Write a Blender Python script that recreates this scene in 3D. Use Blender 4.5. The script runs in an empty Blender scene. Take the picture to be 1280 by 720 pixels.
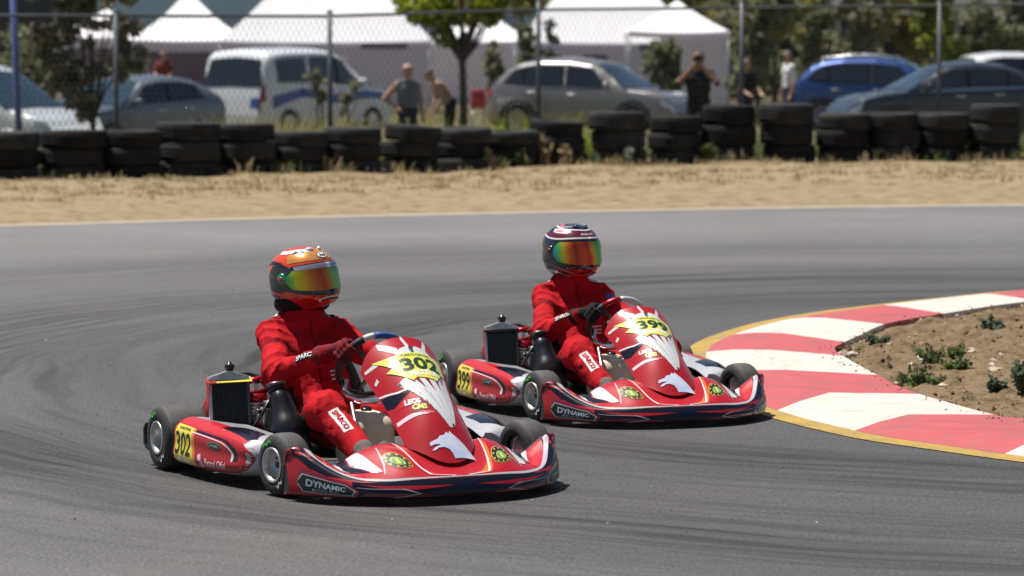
import bpy, bmesh, math, random
import numpy as np
from mathutils import Vector, Matrix
from mathutils.bvhtree import BVHTree

# ------------------------------------------------------------------ camera, sky, sun, exposure
R = math.radians
scene = bpy.context.scene
col = scene.collection
cam_d = bpy.data.cameras.new('camera'); cam = bpy.data.objects.new('camera', cam_d); col.objects.link(cam)
cam.location = (0, 0, 1.92); cam.rotation_euler = (R(90 - 4.135), 0, 0)
cam_d.sensor_width = 36; cam_d.lens = 125.6; cam_d.clip_end = 5000; cam_d.clip_start = 0.5
cam_d.dof.use_dof = True; cam_d.dof.focus_distance = 15.9; cam_d.dof.aperture_fstop = 4.1
scene.camera = cam
SUN_EL, SUN_AZ = 70.0, -62.0          # azimuth from +Y (behind the karts), negative = towards the left
world = bpy.data.worlds.new('World'); scene.world = world; world.use_nodes = True
wn = world.node_tree; wn.nodes.clear()
sky = wn.nodes.new('ShaderNodeTexSky'); sky.sky_type = 'NISHITA'; sky.sun_disc = False
sky.sun_elevation = R(SUN_EL); sky.sun_rotation = R(SUN_AZ); sky.air_density = 1.0; sky.dust_density = 1.0
bg = wn.nodes.new('ShaderNodeBackground'); bg.inputs[1].default_value = 0.048
wo = wn.nodes.new('ShaderNodeOutputWorld')
wn.links.new(sky.outputs[0], bg.inputs[0]); wn.links.new(bg.outputs[0], wo.inputs[0])
sun_d = bpy.data.lights.new('sun', 'SUN'); sun_d.energy = 5.0; sun_d.angle = R(0.55); sun_d.color = (1, 0.955, 0.89)
sun = bpy.data.objects.new('sun', sun_d); col.objects.link(sun)
sd = Vector((math.cos(R(SUN_EL)) * math.sin(R(SUN_AZ)), math.cos(R(SUN_EL)) * math.cos(R(SUN_AZ)), math.sin(R(SUN_EL))))
sun.rotation_euler = (-sd).to_track_quat('-Z', 'Y').to_euler(); sun.location = (0, 0, 30)
vs = scene.view_settings
scene.display_settings.display_device = 'sRGB'
vs.view_transform = 'Standard'; vs.look = 'None'; vs.exposure = 0.45; vs.gamma = 1.0; vs.use_curve_mapping = False
scene.cycles.use_denoising = True
scene.cycles.max_bounces = 8; scene.cycles.transparent_max_bounces = 12
rng = np.random.default_rng(7); random.seed(7)

# ------------------------------------------------------------------ helpers
def hx(s):
    s = s.lstrip('#'); v = [int(s[i:i + 2], 16) / 255 for i in (0, 2, 4)]
    return tuple((c / 12.92 if c <= 0.04045 else ((c + 0.055) / 1.055) ** 2.4) for c in v) + (1,)
M = {}
def mat(name, c, rough=0.6, metal=0.0, coat=0.0, spec=0.5, var=0.0, vscale=8.0, bump=0.0, bscale=60.0, c2=None, detail=4.0, trans=0.0, aniso=None, emit=0, sheen=0.0, coord='Object'):
    """Principled material with a noise-driven colour variation and bump."""
    if isinstance(c, str): c = hx(c)
    if len(c) == 3: c = tuple(c) + (1,)
    m = bpy.data.materials.new(name); m.use_nodes = True; nt = m.node_tree; p = nt.nodes['Principled BSDF']
    p.inputs['Base Color'].default_value = c; p.inputs['Roughness'].default_value = rough; p.inputs['Metallic'].default_value = metal
    p.inputs['Coat Weight'].default_value = coat; p.inputs['Specular IOR Level'].default_value = spec; p.inputs['Coat Roughness'].default_value = 0.06
    p.inputs['Transmission Weight'].default_value = trans; p.inputs['Sheen Weight'].default_value = sheen
    if var > 0 or c2 is not None or bump > 0:
        tc = nt.nodes.new('ShaderNodeTexCoord'); out = tc.outputs[coord]
    if var > 0 or c2 is not None:
        n = nt.nodes.new('ShaderNodeTexNoise'); n.inputs['Scale'].default_value = vscale; n.inputs['Detail'].default_value = detail; n.inputs['Roughness'].default_value = 0.6
        nt.links.new(out, n.inputs['Vector'])
        rp = nt.nodes.new('ShaderNodeValToRGB'); rp.color_ramp.elements[0].position = 0.32; rp.color_ramp.elements[1].position = 0.68
        if c2 is None:
            rp.color_ramp.elements[0].color = tuple(x * (1 - var) for x in c[:3]) + (1,); rp.color_ramp.elements[1].color = tuple(min(1, x * (1 + var)) for x in c[:3]) + (1,)
        else:
            if isinstance(c2, str): c2 = hx(c2)
            rp.color_ramp.elements[0].color = c; rp.color_ramp.elements[1].color = tuple(c2[:3]) + (1,)
        nt.links.new(n.outputs['Fac'], rp.inputs[0]); nt.links.new(rp.outputs[0], p.inputs['Base Color'])
    if bump > 0:
        n2 = nt.nodes.new('ShaderNodeTexNoise'); n2.inputs['Scale'].default_value = bscale; n2.inputs['Detail'].default_value = 5
        nt.links.new(out, n2.inputs['Vector'])
        b = nt.nodes.new('ShaderNodeBump'); b.inputs['Strength'].default_value = bump; b.inputs['Distance'].default_value = 0.01
        nt.links.new(n2.outputs['Fac'], b.inputs['Height']); nt.links.new(b.outputs[0], p.inputs['Normal'])
    M[name] = m
    return m

def tag(o, label=None, cat=None, group=None, kind=None):
    if label: o['label'] = label
    if cat: o['category'] = cat
    if group: o['group'] = group
    if kind: o['kind'] = kind
    return o
def empty(name, loc=(0, 0, 0), rz=0.0):
    o = bpy.data.objects.new(name, None); col.objects.link(o); o.location = loc; o.rotation_euler = (0, 0, rz); o.empty_display_size = 0.1
    return o
def children(o): return [c for c in bpy.data.objects if c.parent == o]
def copy_tree(o, parent=None, kids=None):
    if kids is None:
        kids = {}
        for c in bpy.data.objects:
            if c.parent: kids.setdefault(c.parent.name, []).append(c)
    c = o.copy(); col.objects.link(c)
    if parent: c.parent = parent; c.matrix_parent_inverse.identity()
    for ch in kids.get(o.name, []): copy_tree(ch, c, kids)
    return c

def herm(xs, ys, x):
    """smooth (finite-difference Hermite) interpolation, ys may be (n,) or (n,k)"""
    xs = np.asarray(xs, float); ys = np.asarray(ys, float); x = np.clip(np.asarray(x, float), xs[0], xs[-1])
    m = np.gradient(ys, xs, axis=0)
    i = np.clip(np.searchsorted(xs, x, side='right') - 1, 0, len(xs) - 2)
    h = xs[i + 1] - xs[i]; t = (x - xs[i]) / h
    if ys.ndim > 1: t = t[..., None]; h = h[..., None]
    return ((2 * t**3 - 3 * t**2 + 1) * ys[i] + (t**3 - 2 * t**2 + t) * h * m[i] + (-2 * t**3 + 3 * t**2) * ys[i + 1] + (t**3 - t**2) * h * m[i + 1])

class MB:
    """collects geometry with material names; build() links it as one mesh object"""
    def __init__(s): s.v = []; s.f = []; s.m = []; s.sm = []; s.slots = []
    def slot(s, name):
        if name not in s.slots: s.slots.append(name)
        return s.slots.index(name)
    def add(s, vs_, fs, m, smooth=True):
        b = len(s.v); k = s.slot(m)
        s.v.extend([tuple(map(float, q)) for q in vs_])
        for f in fs: s.f.append(tuple(int(i) + b for i in f)); s.m.append(k); s.sm.append(smooth)
        return b
    def box(s, c, d, m, rot=None, bev=0.0):
        x, y, z = (q / 2 for q in d)
        if bev <= 0:
            vs_ = [(sx * x, sy * y, sz * z) for sx in (-1, 1) for sy in (-1, 1) for sz in (-1, 1)]
            fs = [(0, 1, 3, 2), (4, 6, 7, 5), (0, 4, 5, 1), (2, 3, 7, 6), (0, 2, 6, 4), (1, 5, 7, 3)]
        else:
            bm = bmesh.new(); bmesh.ops.create_cube(bm, size=1)
            for w in bm.verts: w.co = Vector((w.co.x * d[0], w.co.y * d[1], w.co.z * d[2]))
            bmesh.ops.bevel(bm, geom=bm.edges[:], offset=bev, segments=2, affect='EDGES', profile=0.5)
            bm.verts.ensure_lookup_table(); vs_ = [w.co.copy() for w in bm.verts]; fs = [[w.index for w in f.verts] for f in bm.faces]; bm.free()
        Mx = rot if rot is not None else Matrix.Identity(3)
        c = Vector(c); s.add([Mx @ Vector(q) + c for q in vs_], fs, m, bev > 0)
    def tube(s, pts, r, m, n=8, caps=True, closed=False):
        pts = [Vector(p) for p in pts]; N = len(pts)
        rs = r if hasattr(r, '__len__') else [r] * N
        ring = []; up = None
        for i, p in enumerate(pts):
            if closed: t = (pts[(i + 1) % N] - pts[i - 1])
            else: t = (pts[min(i + 1, N - 1)] - pts[max(i - 1, 0)])
            t.normalize()
            if up is None:
                up = Vector((0, 0, 1)) if abs(t.z) < 0.9 else Vector((1, 0, 0))
            a = t.cross(up); 
            if a.length < 1e-5: a = t.cross(Vector((0, 1, 0)))
            a.normalize(); b = a.cross(t).normalized(); up = b
            for k in range(n):
                w = 2 * math.pi * k / n; ring.append(p + (a * math.cos(w) + b * math.sin(w)) * rs[i])
        fs = []
        for i in range(N if closed else N - 1):
            j = (i + 1) % N
            for k in range(n): fs.append((i * n + k, i * n + (k + 1) % n, j * n + (k + 1) % n, j * n + k))
        if caps and not closed: fs.append(tuple(range(n - 1, -1, -1))); fs.append(tuple((N - 1) * n + k for k in range(n)))
        s.add(ring, fs, m)
    def lathe(s, prof, c, axis, m, n=24, mats=None):
        """prof: list of (radius, height along axis); closed at ends if radius 0"""
        axis = Vector(axis).normalized(); u = axis.orthogonal().normalized(); w = axis.cross(u); c = Vector(c)
        vs_ = []
        for (r, h) in prof:
            for k in range(n):
                a = 2 * math.pi * k / n; vs_.append(c + axis * h + (u * math.cos(a) + w * math.sin(a)) * r)
        for i in range(len(prof) - 1):
            fs = []
            for k in range(n): fs.append((i * n + k, i * n + (k + 1) % n, (i + 1) * n + (k + 1) % n, (i + 1) * n + k))
            if i == 0: b0 = s.add(vs_, fs, mats[i] if mats else m)
            else:
                kk = s.slot(mats[i] if mats else m)
                for f in fs: s.f.append(tuple(q + b0 for q in f)); s.m.append(kk); s.sm.append(True)
    def grid(s, P, m, smooth=True, wrap_u=False):
        """P: array (nu,nv,3)"""
        nu, nv = P.shape[:2]; fs = []
        for i in range(nu if wrap_u else nu - 1):
            for j in range(nv - 1): fs.append((i * nv + j, ((i + 1) % nu) * nv + j, ((i + 1) % nu) * nv + j + 1, i * nv + j + 1))
        s.add(P.reshape(-1, 3), fs, m, smooth)
    def shell(s, G, m, t, ref, m2=None):
        """a thin solid sheet: outer grid G plus an inner grid set in by t"""
        du = np.gradient(G, axis=0); dv = np.gradient(G, axis=1); n = np.cross(du, dv); n /= np.maximum(np.linalg.norm(n, axis=2, keepdims=True), 1e-9)
        sg = np.sign((n * (G - np.array(ref))).sum(2, keepdims=True)); sg[sg == 0] = 1; I = G - n * sg * t
        s.grid(G, m); s.grid(I, m2 or m)
        for a_, b_ in ((G[0], I[0]), (G[-1], I[-1]), (G[:, 0], I[:, 0]), (G[:, -1], I[:, -1])): s.grid(np.stack([a_, b_], 1), m, False)
    def pieces(s, name, parent=None):
        """every connected piece as an object of its own"""
        par = list(range(len(s.v)))
        def find(i):
            while par[i] != i: par[i] = par[par[i]]; i = par[i]
            return i
        for f in s.f:
            for q in f[1:]: par[find(q)] = find(f[0])
        gr = {}
        for i, f in enumerate(s.f): gr.setdefault(find(f[0]), []).append(i)
        for fl in gr.values():
            m2 = MB(); ids = {}
            for i in fl:
                for q in s.f[i]:
                    if q not in ids: ids[q] = len(m2.v); m2.v.append(s.v[q])
                m2.f.append(tuple(ids[q] for q in s.f[i])); m2.m.append(m2.slot(s.slots[s.m[i]])); m2.sm.append(s.sm[i])
            m2.build(name, parent)
    def build(s, name, parent=None, loc=None, solid=0.0, subsurf=0, fixn=False, offset=-1):
        me = bpy.data.meshes.new(name); me.from_pydata(s.v, [], s.f)
        for q in s.slots: me.materials.append(M[q])
        me.polygons.foreach_set('material_index', s.m); me.polygons.foreach_set('use_smooth', s.sm)
        if fixn:
            bm = bmesh.new(); bm.from_mesh(me); bmesh.ops.recalc_face_normals(bm, faces=bm.faces[:]); bm.to_mesh(me); bm.free()
        me.update()
        o = bpy.data.objects.new(name, me); col.objects.link(o)
        if parent: o.parent = parent
        if loc is not None: o.location = loc
        if solid: 
            md = o.modifiers.new('thick', 'SOLIDIFY'); md.thickness = solid; md.offset = offset
        if subsurf:
            md = o.modifiers.new('sub', 'SUBSURF'); md.levels = subsurf; md.render_levels = subsurf
        return o

# --- decals: flat 2D shapes refined on a grid and laid on a surface function f(u,v)->(n,3)
def refine(polys, hu, hv):
    """polys: list of 2D loops -> verts (n,2), tris"""
    bm = bmesh.new()
    for lp in polys:
        vs_ = [bm.verts.new((p[0], p[1], 0)) for p in lp]
        try: bm.faces.new(vs_)
        except ValueError: pass
    bmesh.ops.triangulate(bm, faces=bm.faces[:])
    return _cut(bm, hu, hv)
def _cut(bm, hu, hv):
    if not bm.verts: bm.free(); return np.zeros((0, 2)), []
    xs = [v.co.x for v in bm.verts]; ys = [v.co.y for v in bm.verts]
    for k in range(math.floor(min(xs) / hu) + 1, math.ceil(max(xs) / hu)):
        bmesh.ops.bisect_plane(bm, geom=bm.verts[:] + bm.edges[:] + bm.faces[:], plane_co=(k * hu, 0, 0), plane_no=(1, 0, 0))
    for k in range(math.floor(min(ys) / hv) + 1, math.ceil(max(ys) / hv)):
        bmesh.ops.bisect_plane(bm, geom=bm.verts[:] + bm.edges[:] + bm.faces[:], plane_co=(0, k * hv, 0), plane_no=(0, 1, 0))
    bm.verts.index_update()
    V = np.array([(v.co.x, v.co.y) for v in bm.verts]); F = [[v.index for v in f.verts] for f in bm.faces]; bm.free()
    return V, F
_tc = {}
def text_bm(s, bold=0.0, shear=0.0, sx=1.0):
    """text as a flat mesh: height of capitals 1, centred on 0,0; returns verts, faces"""
    key = (s, bold, shear, sx)
    if key not in _tc:
        cu = bpy.data.curves.new('t', 'FONT'); cu.body = s; cu.size = 1.0; cu.offset = bold; cu.shear = shear; cu.resolution_u = 3; cu.fill_mode = 'FRONT'
        o = bpy.data.objects.new('t', cu); col.objects.link(o)
        dg = bpy.context.evaluated_depsgraph_get(); me = o.evaluated_get(dg).to_mesh()
        V = np.array([v.co[:2] for v in me.vertices]); F = [list(p.vertices) for p in me.polygons]
        o.evaluated_get(dg).to_mesh_clear(); bpy.data.objects.remove(o); bpy.data.curves.remove(cu)
        mn, mx = V.min(0), V.max(0); V = (V - (mn + mx) / 2) / (mx[1] - mn[1]); V[:, 0] *= sx
        _tc[key] = (V, F)
    V, F = _tc[key]
    return V.copy(), F
def refine_mesh(V, F, hu, hv):
    bm = bmesh.new(); vs_ = [bm.verts.new((p[0], p[1], 0)) for p in V]
    for f in F:
        try: bm.faces.new([vs_[i] for i in f])
        except ValueError: pass
    return _cut(bm, hu, hv)
def lay(mb, V, F, surf, off, m, flip=False):
    """map 2D verts through surf and push out along the normal"""
    if len(V) == 0: return
    e = 1e-3; u, v = V[:, 0], V[:, 1]
    P = surf(u, v); du = surf(u + e, v) - surf(u - e, v); dv = surf(u, v + e) - surf(u, v - e)
    n = np.cross(du, dv); n /= np.maximum(np.linalg.norm(n, axis=1, keepdims=True), 1e-30)
    s = np.sign((n * (P - np.array(flip if not isinstance(flip, bool) else (0, 0, 0)))).sum(1)); s[s == 0] = 1
    mb.add(P + n * s[:, None] * off, F, m, True)
def decal(mb, polys, surf, off, m, hu=0.08, hv=0.05, flip=False):
    V, F = refine(polys, hu, hv); lay(mb, V, F, surf, off, m, flip)
def decal_text(mb, s, surf, at, w, h, off, m, bold=0.02, shear=0.0, hu=0.08, hv=0.05, flip=False, ang=0.0, mx=1, my=1):
    V, F = text_bm(s, bold, shear); wd = V[:, 0].max() - V[:, 0].min()
    V[:, 0] *= w / wd; V[:, 1] *= h
    ca, sa = math.cos(ang), math.sin(ang); V = V @ np.array([[ca, sa], [-sa, ca]])
    V[:, 0] = V[:, 0] * mx + at[0]; V[:, 1] = V[:, 1] * my + at[1]
    V, F = refine_mesh(V, F, hu, hv); lay(mb, V, F, surf, off, m, flip)
def ell(cx, cy, rx, ry, n=20, a0=0, a1=360): return [(cx + rx * math.cos(R(a0 + (a1 - a0) * k / n)), cy + ry * math.sin(R(a0 + (a1 - a0) * k / n))) for k in range(n)]
def band(pts, w):
    """a stroke: list of quads along a 2D polyline with width w (number or list)"""
    pts = [np.array(p, float) for p in pts]; n = len(pts); ws = w if hasattr(w, '__len__') else [w] * n; L = []; Rr = []
    for i, p in enumerate(pts):
        t = pts[min(i + 1, n - 1)] - pts[max(i - 1, 0)]; t = t / max(1e-9, np.linalg.norm(t)); q = np.array([-t[1], t[0]])
        L.append(p + q * ws[i] / 2); Rr.append(p - q * ws[i] / 2)
    return [[tuple(L[i]), tuple(Rr[i]), tuple(Rr[i + 1]), tuple(L[i + 1])] for i in range(n - 1)]
def smooth2(pts, k=6):
    pts = np.asarray(pts, float); t = np.arange(len(pts)); return herm(t, pts, np.linspace(0, len(pts) - 1, (len(pts) - 1) * k + 1))

# --- signed-distance bodies meshed with surface nets
def surface_nets(fn, lo, hi, h):
    lo = np.array(lo, float); n = np.ceil((np.array(hi) - lo) / h).astype(int) + 1
    ax = [lo[i] + h * np.arange(n[i]) for i in range(3)]
    X, Y, Z = np.meshgrid(*ax, indexing='ij'); P = np.stack([X, Y, Z], -1).reshape(-1, 3).astype(np.float32)
    v = np.empty(len(P), np.float32)
    for i in range(0, len(P), 400000): v[i:i + 400000] = fn(P[i:i + 400000])
    v = v.reshape(n)
    cs = tuple(n - 1); S = np.zeros(cs + (3,), np.float32); C = np.zeros(cs, np.int32); faces = []
    crossings = []
    for a in range(3):
        sl0 = [slice(None)] * 3; sl1 = [slice(None)] * 3; sl0[a] = slice(0, -1); sl1[a] = slice(1, None)
        A, B = v[tuple(sl0)], v[tuple(sl1)]; cr = (A < 0) != (B < 0)
        t = np.where(cr, A / np.where(cr, A - B, 1), 0); b, c = [(1, 2), (0, 2), (0, 1)][a]
        idx = np.indices(A.shape)
        for ob in (0, 1):
            for oc in (0, 1):
                s = [slice(None)] * 3; s[b] = slice(ob, ob + cs[b]); s[c] = slice(oc, oc + cs[c]); s = tuple(s)
                k = cr[s]; C += k
                for d in range(3):
                    val = idx[d][s] + (t[s] if d == a else 0)
                    S[..., d] += np.where(k, val, 0)
        crossings.append((a, b, c, cr, A))
    on = C > 0; ids = -np.ones(cs, np.int64); ids[on] = np.arange(on.sum())
    V = S[on] / C[on][:, None] * h + lo
    for a, b, c, cr, A in crossings:
        s = [slice(None)] * 3; s[b] = slice(1, -1); s[c] = slice(1, -1)
        k = np.argwhere(cr[tuple(s)]); 
        if len(k) == 0: continue
        k[:, b] += 1; k[:, c] += 1
        neg = A[tuple(k.T)] < 0
        def at(db, dc):
            q = k.copy(); q[:, b] += db; q[:, c] += dc; return ids[tuple(q.T)]
        q = np.stack([at(-1, -1), at(0, -1), at(0, 0), at(-1, 0)], 1)
        fl = neg if a != 1 else ~neg
        q[~fl] = q[~fl][:, ::-1]; faces.append(q)
    F = np.concatenate(faces); F = F[(F >= 0).all(1)]
    return V, F
def caps_d(P, cl):
    """distances (n_caps, n_pts) to round cones"""
    out = np.empty((len(cl), len(P)), np.float32)
    for i, (a, b, ra, rb) in enumerate(cl):
        a = np.array(a, np.float32); b = np.array(b, np.float32); ab = b - a; L = max(float(ab @ ab), 1e-9)
        t = np.clip((P - a) @ ab / L, 0, 1); q = P - a - t[:, None] * ab
        out[i] = np.sqrt((q * q).sum(1)) - (ra + (rb - ra) * t)
    return out
def smin(ds, k):
    d = ds[0].copy()
    for e in ds[1:]:
        h = np.clip(0.5 + 0.5 * (e - d) / k, 0, 1); d = e + (d - e) * h - k * h * (1 - h)
    return d
def wave(P, seed, f, n=5):
    r = np.random.default_rng(seed); o = np.zeros(len(P), np.float32)
    for i in range(n):
        k = r.normal(size=3).astype(np.float32); k = k / np.linalg.norm(k) * f * (0.6 + 0.9 * r.random())
        o += np.sin(P @ k + r.random() * 6.28 + 1.3 * np.sin(P @ (r.normal(size=3).astype(np.float32) * f * 0.35)))
    return o / n
def blob(name, cl, k, h, mats, regions=None, parent=None, loc=None, disp=None, pad=0.03, extra=None, matfn=None, smooth_it=1):
    """continuous surface over round cones. mats: list of material names; regions: material index per cone"""
    ends = np.array([q for c in cl for q in (c[0], c[1])]); rm = max(max(c[2], c[3]) for c in cl)
    lo, hi = ends.min(0) - rm - pad, ends.max(0) + rm + pad
    def fn(P):
        d = smin(list(caps_d(P, cl)), k)
        if extra is not None: d = extra(P, d)
        if disp is not None: d = d + disp(P)
        return d
    V, F = surface_nets(fn, lo, hi, h)
    for _ in range(smooth_it):                                # light Laplacian
        acc = np.zeros_like(V); cnt = np.zeros(len(V))
        for i in range(4):
            a, b = F[:, i], F[:, (i + 1) % 4]
            np.add.at(acc, a, V[b]); np.add.at(acc, b, V[a]); np.add.at(cnt, a, 1); np.add.at(cnt, b, 1)
        V = V * 0.5 + 0.5 * acc / np.maximum(cnt, 1)[:, None]
    me = bpy.data.meshes.new(name); me.from_pydata(V.tolist(), [], F.tolist())
    for q in mats: me.materials.append(M[q])
    cen = V[F].mean(1).astype(np.float32)
    if matfn is not None: me.polygons.foreach_set('material_index', matfn(cen).astype(np.int32))
    elif regions is not None:
        rid = np.array(regions)[np.argmin(caps_d(cen, cl), 0)]; me.polygons.foreach_set('material_index', rid.astype(np.int32))
    me.polygons.foreach_set('use_smooth', [True] * len(me.polygons)); me.update()
    o = bpy.data.objects.new(name, me); col.objects.link(o)
    if parent: o.parent = parent
    if loc is not None: o.location = loc
    return o
class Proj:
    """projects flat decals on to a mesh along a direction"""
    def __init__(s, ob): 
        me = ob.data; s.t = BVHTree.FromPolygons([v.co for v in me.vertices], [p.vertices for p in me.polygons])
    def surf(s, org, d, right, up, lift=.0025):
        org, d, right, up = (Vector(q) for q in (org, d, right, up)); d.normalize(); right.normalize(); up = up.normalized()
        def f(u, v):
            out = []
            for a, b in zip(u, v):
                p = org + right * float(a) + up * float(b); h = s.t.ray_cast(p, d, 1.0)[0]
                out.append(tuple(h - d * lift) if h is not None else tuple(p + d * 0.1))
            return np.array(out)
        return f
def put(mb, V, F, surf, m):
    if len(V): mb.add(surf(V[:, 0], V[:, 1]), F, m, True)
# ------------------------------------------------------------------ ground, track, kerb, infield
def vnoise(x, y, seed=0):
    r = np.random.default_rng(seed); T = r.random((256, 256))
    xi = np.floor(x).astype(int); yi = np.floor(y).astype(int); fx = x - xi; fy = y - yi
    fx = fx * fx * (3 - 2 * fx); fy = fy * fy * (3 - 2 * fy); g = lambda a, b: T[a % 256, b % 256]
    return (g(xi, yi) * (1 - fx) + g(xi + 1, yi) * fx) * (1 - fy) + (g(xi, yi + 1) * (1 - fx) + g(xi + 1, yi + 1) * fx) * fy - 0.5
def fbm(x, y, seed, octs, f0, a0=1.0, gain=0.55):
    o = 0 * x; a = a0; f = f0
    for k in range(octs): o = o + a * vnoise(x * f + 17 * k, y * f + 31 * k, seed + k); f *= 2.03; a *= gain
    return o

def asphalt_mat():
    m = bpy.data.materials.new('asphalt'); m.use_nodes = True; nt = m.node_tree; L = nt.links.new; N = nt.nodes.new
    p = nt.nodes['Principled BSDF']; p.inputs['Roughness'].default_value = 0.72; p.inputs['Specular IOR Level'].default_value = 0.35
    tc = N('ShaderNodeTexCoord'); P = tc.outputs['Object']
    def noise(vec, sc, det=4, rough=0.6):
        n = N('ShaderNodeTexNoise'); n.inputs['Scale'].default_value = sc; n.inputs['Detail'].default_value = det; n.inputs['Roughness'].default_value = rough; L(vec, n.inputs['Vector']); return n.outputs['Fac']
    def ramp(fac, a, b, ca=0.0, cb=1.0):
        r = N('ShaderNodeMapRange'); r.inputs[1].default_value = a; r.inputs[2].default_value = b; r.inputs[3].default_value = ca; r.inputs[4].default_value = cb; L(fac, r.inputs[0]); return r.outputs[0]
    def math_(op, a, b):
        n = N('ShaderNodeMath'); n.operation = op
        for i, q in enumerate((a, b)):
            if isinstance(q, (int, float)): n.inputs[i].default_value = q
            else: L(q, n.inputs[i])
        return n.outputs[0]
    # polar coordinates round the hairpin: rubber is laid along the line that the karts drive
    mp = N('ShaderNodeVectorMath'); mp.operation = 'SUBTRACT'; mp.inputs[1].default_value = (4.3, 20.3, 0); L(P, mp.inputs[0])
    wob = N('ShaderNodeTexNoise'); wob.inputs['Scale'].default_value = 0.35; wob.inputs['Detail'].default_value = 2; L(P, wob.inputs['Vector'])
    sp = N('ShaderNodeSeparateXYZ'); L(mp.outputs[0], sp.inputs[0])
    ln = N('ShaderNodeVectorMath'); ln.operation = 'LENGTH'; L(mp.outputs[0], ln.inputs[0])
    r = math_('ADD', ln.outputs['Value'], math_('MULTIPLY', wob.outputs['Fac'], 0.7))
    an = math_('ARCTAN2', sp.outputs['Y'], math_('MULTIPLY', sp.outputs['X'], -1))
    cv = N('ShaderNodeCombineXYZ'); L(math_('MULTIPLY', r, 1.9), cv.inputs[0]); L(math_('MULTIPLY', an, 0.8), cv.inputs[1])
    streak = noise(cv.outputs[0], 1.0, 7, 0.62)
    cv2 = N('ShaderNodeCombineXYZ'); L(math_('MULTIPLY', r, 9.0), cv2.inputs[0]); L(math_('MULTIPLY', an, 2.0), cv2.inputs[1]); cv2.inputs[2].default_value = 4
    streak2 = noise(cv2.outputs[0], 1.0, 4, 0.6)
    # rubbered band
    b1 = ramp(math_('ABSOLUTE', math_('SUBTRACT', r, 6.0), 0), 0.0, 1.05, 1, 0)
    b2 = ramp(math_('ABSOLUTE', math_('SUBTRACT', r, 8.1), 0), 0.0, 1.9, 0.95, 0)
    b3 = ramp(math_('ABSOLUTE', math_('SUBTRACT', r, 11.6), 0), 0.0, 1.6, 0.45, 0)
    bandm = math_('MAXIMUM', math_('MAXIMUM', b1, b2), b3)
    dark = math_('MULTIPLY', bandm, ramp(streak, 0.34, 0.70, 0.0, 1.0))
    dark = math_('ADD', math_('MULTIPLY', dark, 0.84), math_('MULTIPLY', math_('MULTIPLY', ramp(streak2, 0.47, 0.62), bandm), 0.42))
    blot = ramp(noise(P, 0.28, 4, 0.55), 0.3, 0.7, -0.16, 0.16)
    fine = ramp(noise(P, 62, 4, 0.75), 0.3, 0.7, -0.72, 0.72)
    mid = ramp(noise(P, 9, 4, 0.6), 0.3, 0.7, -0.09, 0.09)
    val = math_('ADD', math_('ADD', math_('ADD', 1.0, blot), fine), mid)
    val = math_('MULTIPLY', math_('MULTIPLY', val, math_('SUBTRACT', 1.0, dark)), ramp(r, 5.0, 15.0, 0.42, 0.92))  # tone rises with radius: rubbered lane inside, backlit glare of far asphalt painted in
    vor = N('ShaderNodeTexVoronoi'); vor.inputs['Scale'].default_value = 42; L(P, vor.inputs['Vector'])
    spec = ramp(vor.outputs['Distance'], 0.0, 0.20, 0.9, 0.0)
    sel = ramp(noise(P, 23, 1), 0.55, 0.65)
    val = math_('ADD', val, math_('MULTIPLY', spec, sel))
    cm = N('ShaderNodeMix'); cm.data_type = 'RGBA'; cm.blend_type = 'MULTIPLY'; cm.inputs[0].default_value = 1
    hue = N('ShaderNodeMix'); hue.data_type = 'RGBA'; L(ramp(noise(P, 0.6, 3), 0.35, 0.65), hue.inputs[0])
    hue.inputs[6].default_value = (0.166, 0.158, 0.156, 1); hue.inputs[7].default_value = (0.156, 0.153, 0.157, 1)
    cc = N('ShaderNodeCombineColor'); [L(val, cc.inputs[i]) for i in range(3)]
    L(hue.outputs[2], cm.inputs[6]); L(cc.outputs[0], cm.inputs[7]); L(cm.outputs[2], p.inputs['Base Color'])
    b = N('ShaderNodeBump'); b.inputs['Strength'].default_value = 0.55; b.inputs['Distance'].default_value = 0.006; L(noise(P, 120, 4, 0.7), b.inputs['Height']); L(b.outputs[0], p.inputs['Normal'])
    M['asphalt'] = m
asphalt_mat()
def dirt_mat(name, cols, sc, bump, fine=40):
    m = bpy.data.materials.new(name); m.use_nodes = True; nt = m.node_tree; L = nt.links.new; N = nt.nodes.new
    p = nt.nodes['Principled BSDF']; p.inputs['Roughness'].default_value = 0.95; p.inputs['Specular IOR Level'].default_value = 0.1
    tc = N('ShaderNodeTexCoord')
    n1 = N('ShaderNodeTexNoise'); n1.inputs['Scale'].default_value = sc; n1.inputs['Detail'].default_value = 7; n1.inputs['Roughness'].default_value = 0.68; L(tc.outputs['Object'], n1.inputs[0])
    rp = N('ShaderNodeValToRGB'); el = rp.color_ramp.elements
    while len(el) < len(cols): el.new(0.5)
    for i, c in enumerate(cols): el[i].position = 0.28 + 0.44 * i / (len(cols) - 1); el[i].color = tuple(c) + (1,)
    L(n1.outputs['Fac'], rp.inputs[0]); L(rp.outputs[0], p.inputs['Base Color'])
    n2 = N('ShaderNodeTexNoise'); n2.inputs['Scale'].default_value = fine; n2.inputs['Detail'].default_value = 6; L(tc.outputs['Object'], n2.inputs[0])
    b = N('ShaderNodeBump'); b.inputs['Strength'].default_value = bump; b.inputs['Distance'].default_value = 0.02; L(n2.outputs['Fac'], b.inputs['Height']); L(b.outputs[0], p.inputs['Normal'])
    M[name] = m
dirt_mat('verge_dirt', [(0.090, 0.066, 0.038), (0.200, 0.149, 0.088), (0.295, 0.227, 0.141), (0.155, 0.115, 0.067)], 4.2, 0.8, 14)
dirt_mat('infield_soil', [(0.075, 0.050, 0.029), (0.148, 0.102, 0.060), (0.225, 0.158, 0.096), (0.105, 0.071, 0.042)], 7.0, 1.0, 60)
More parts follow.
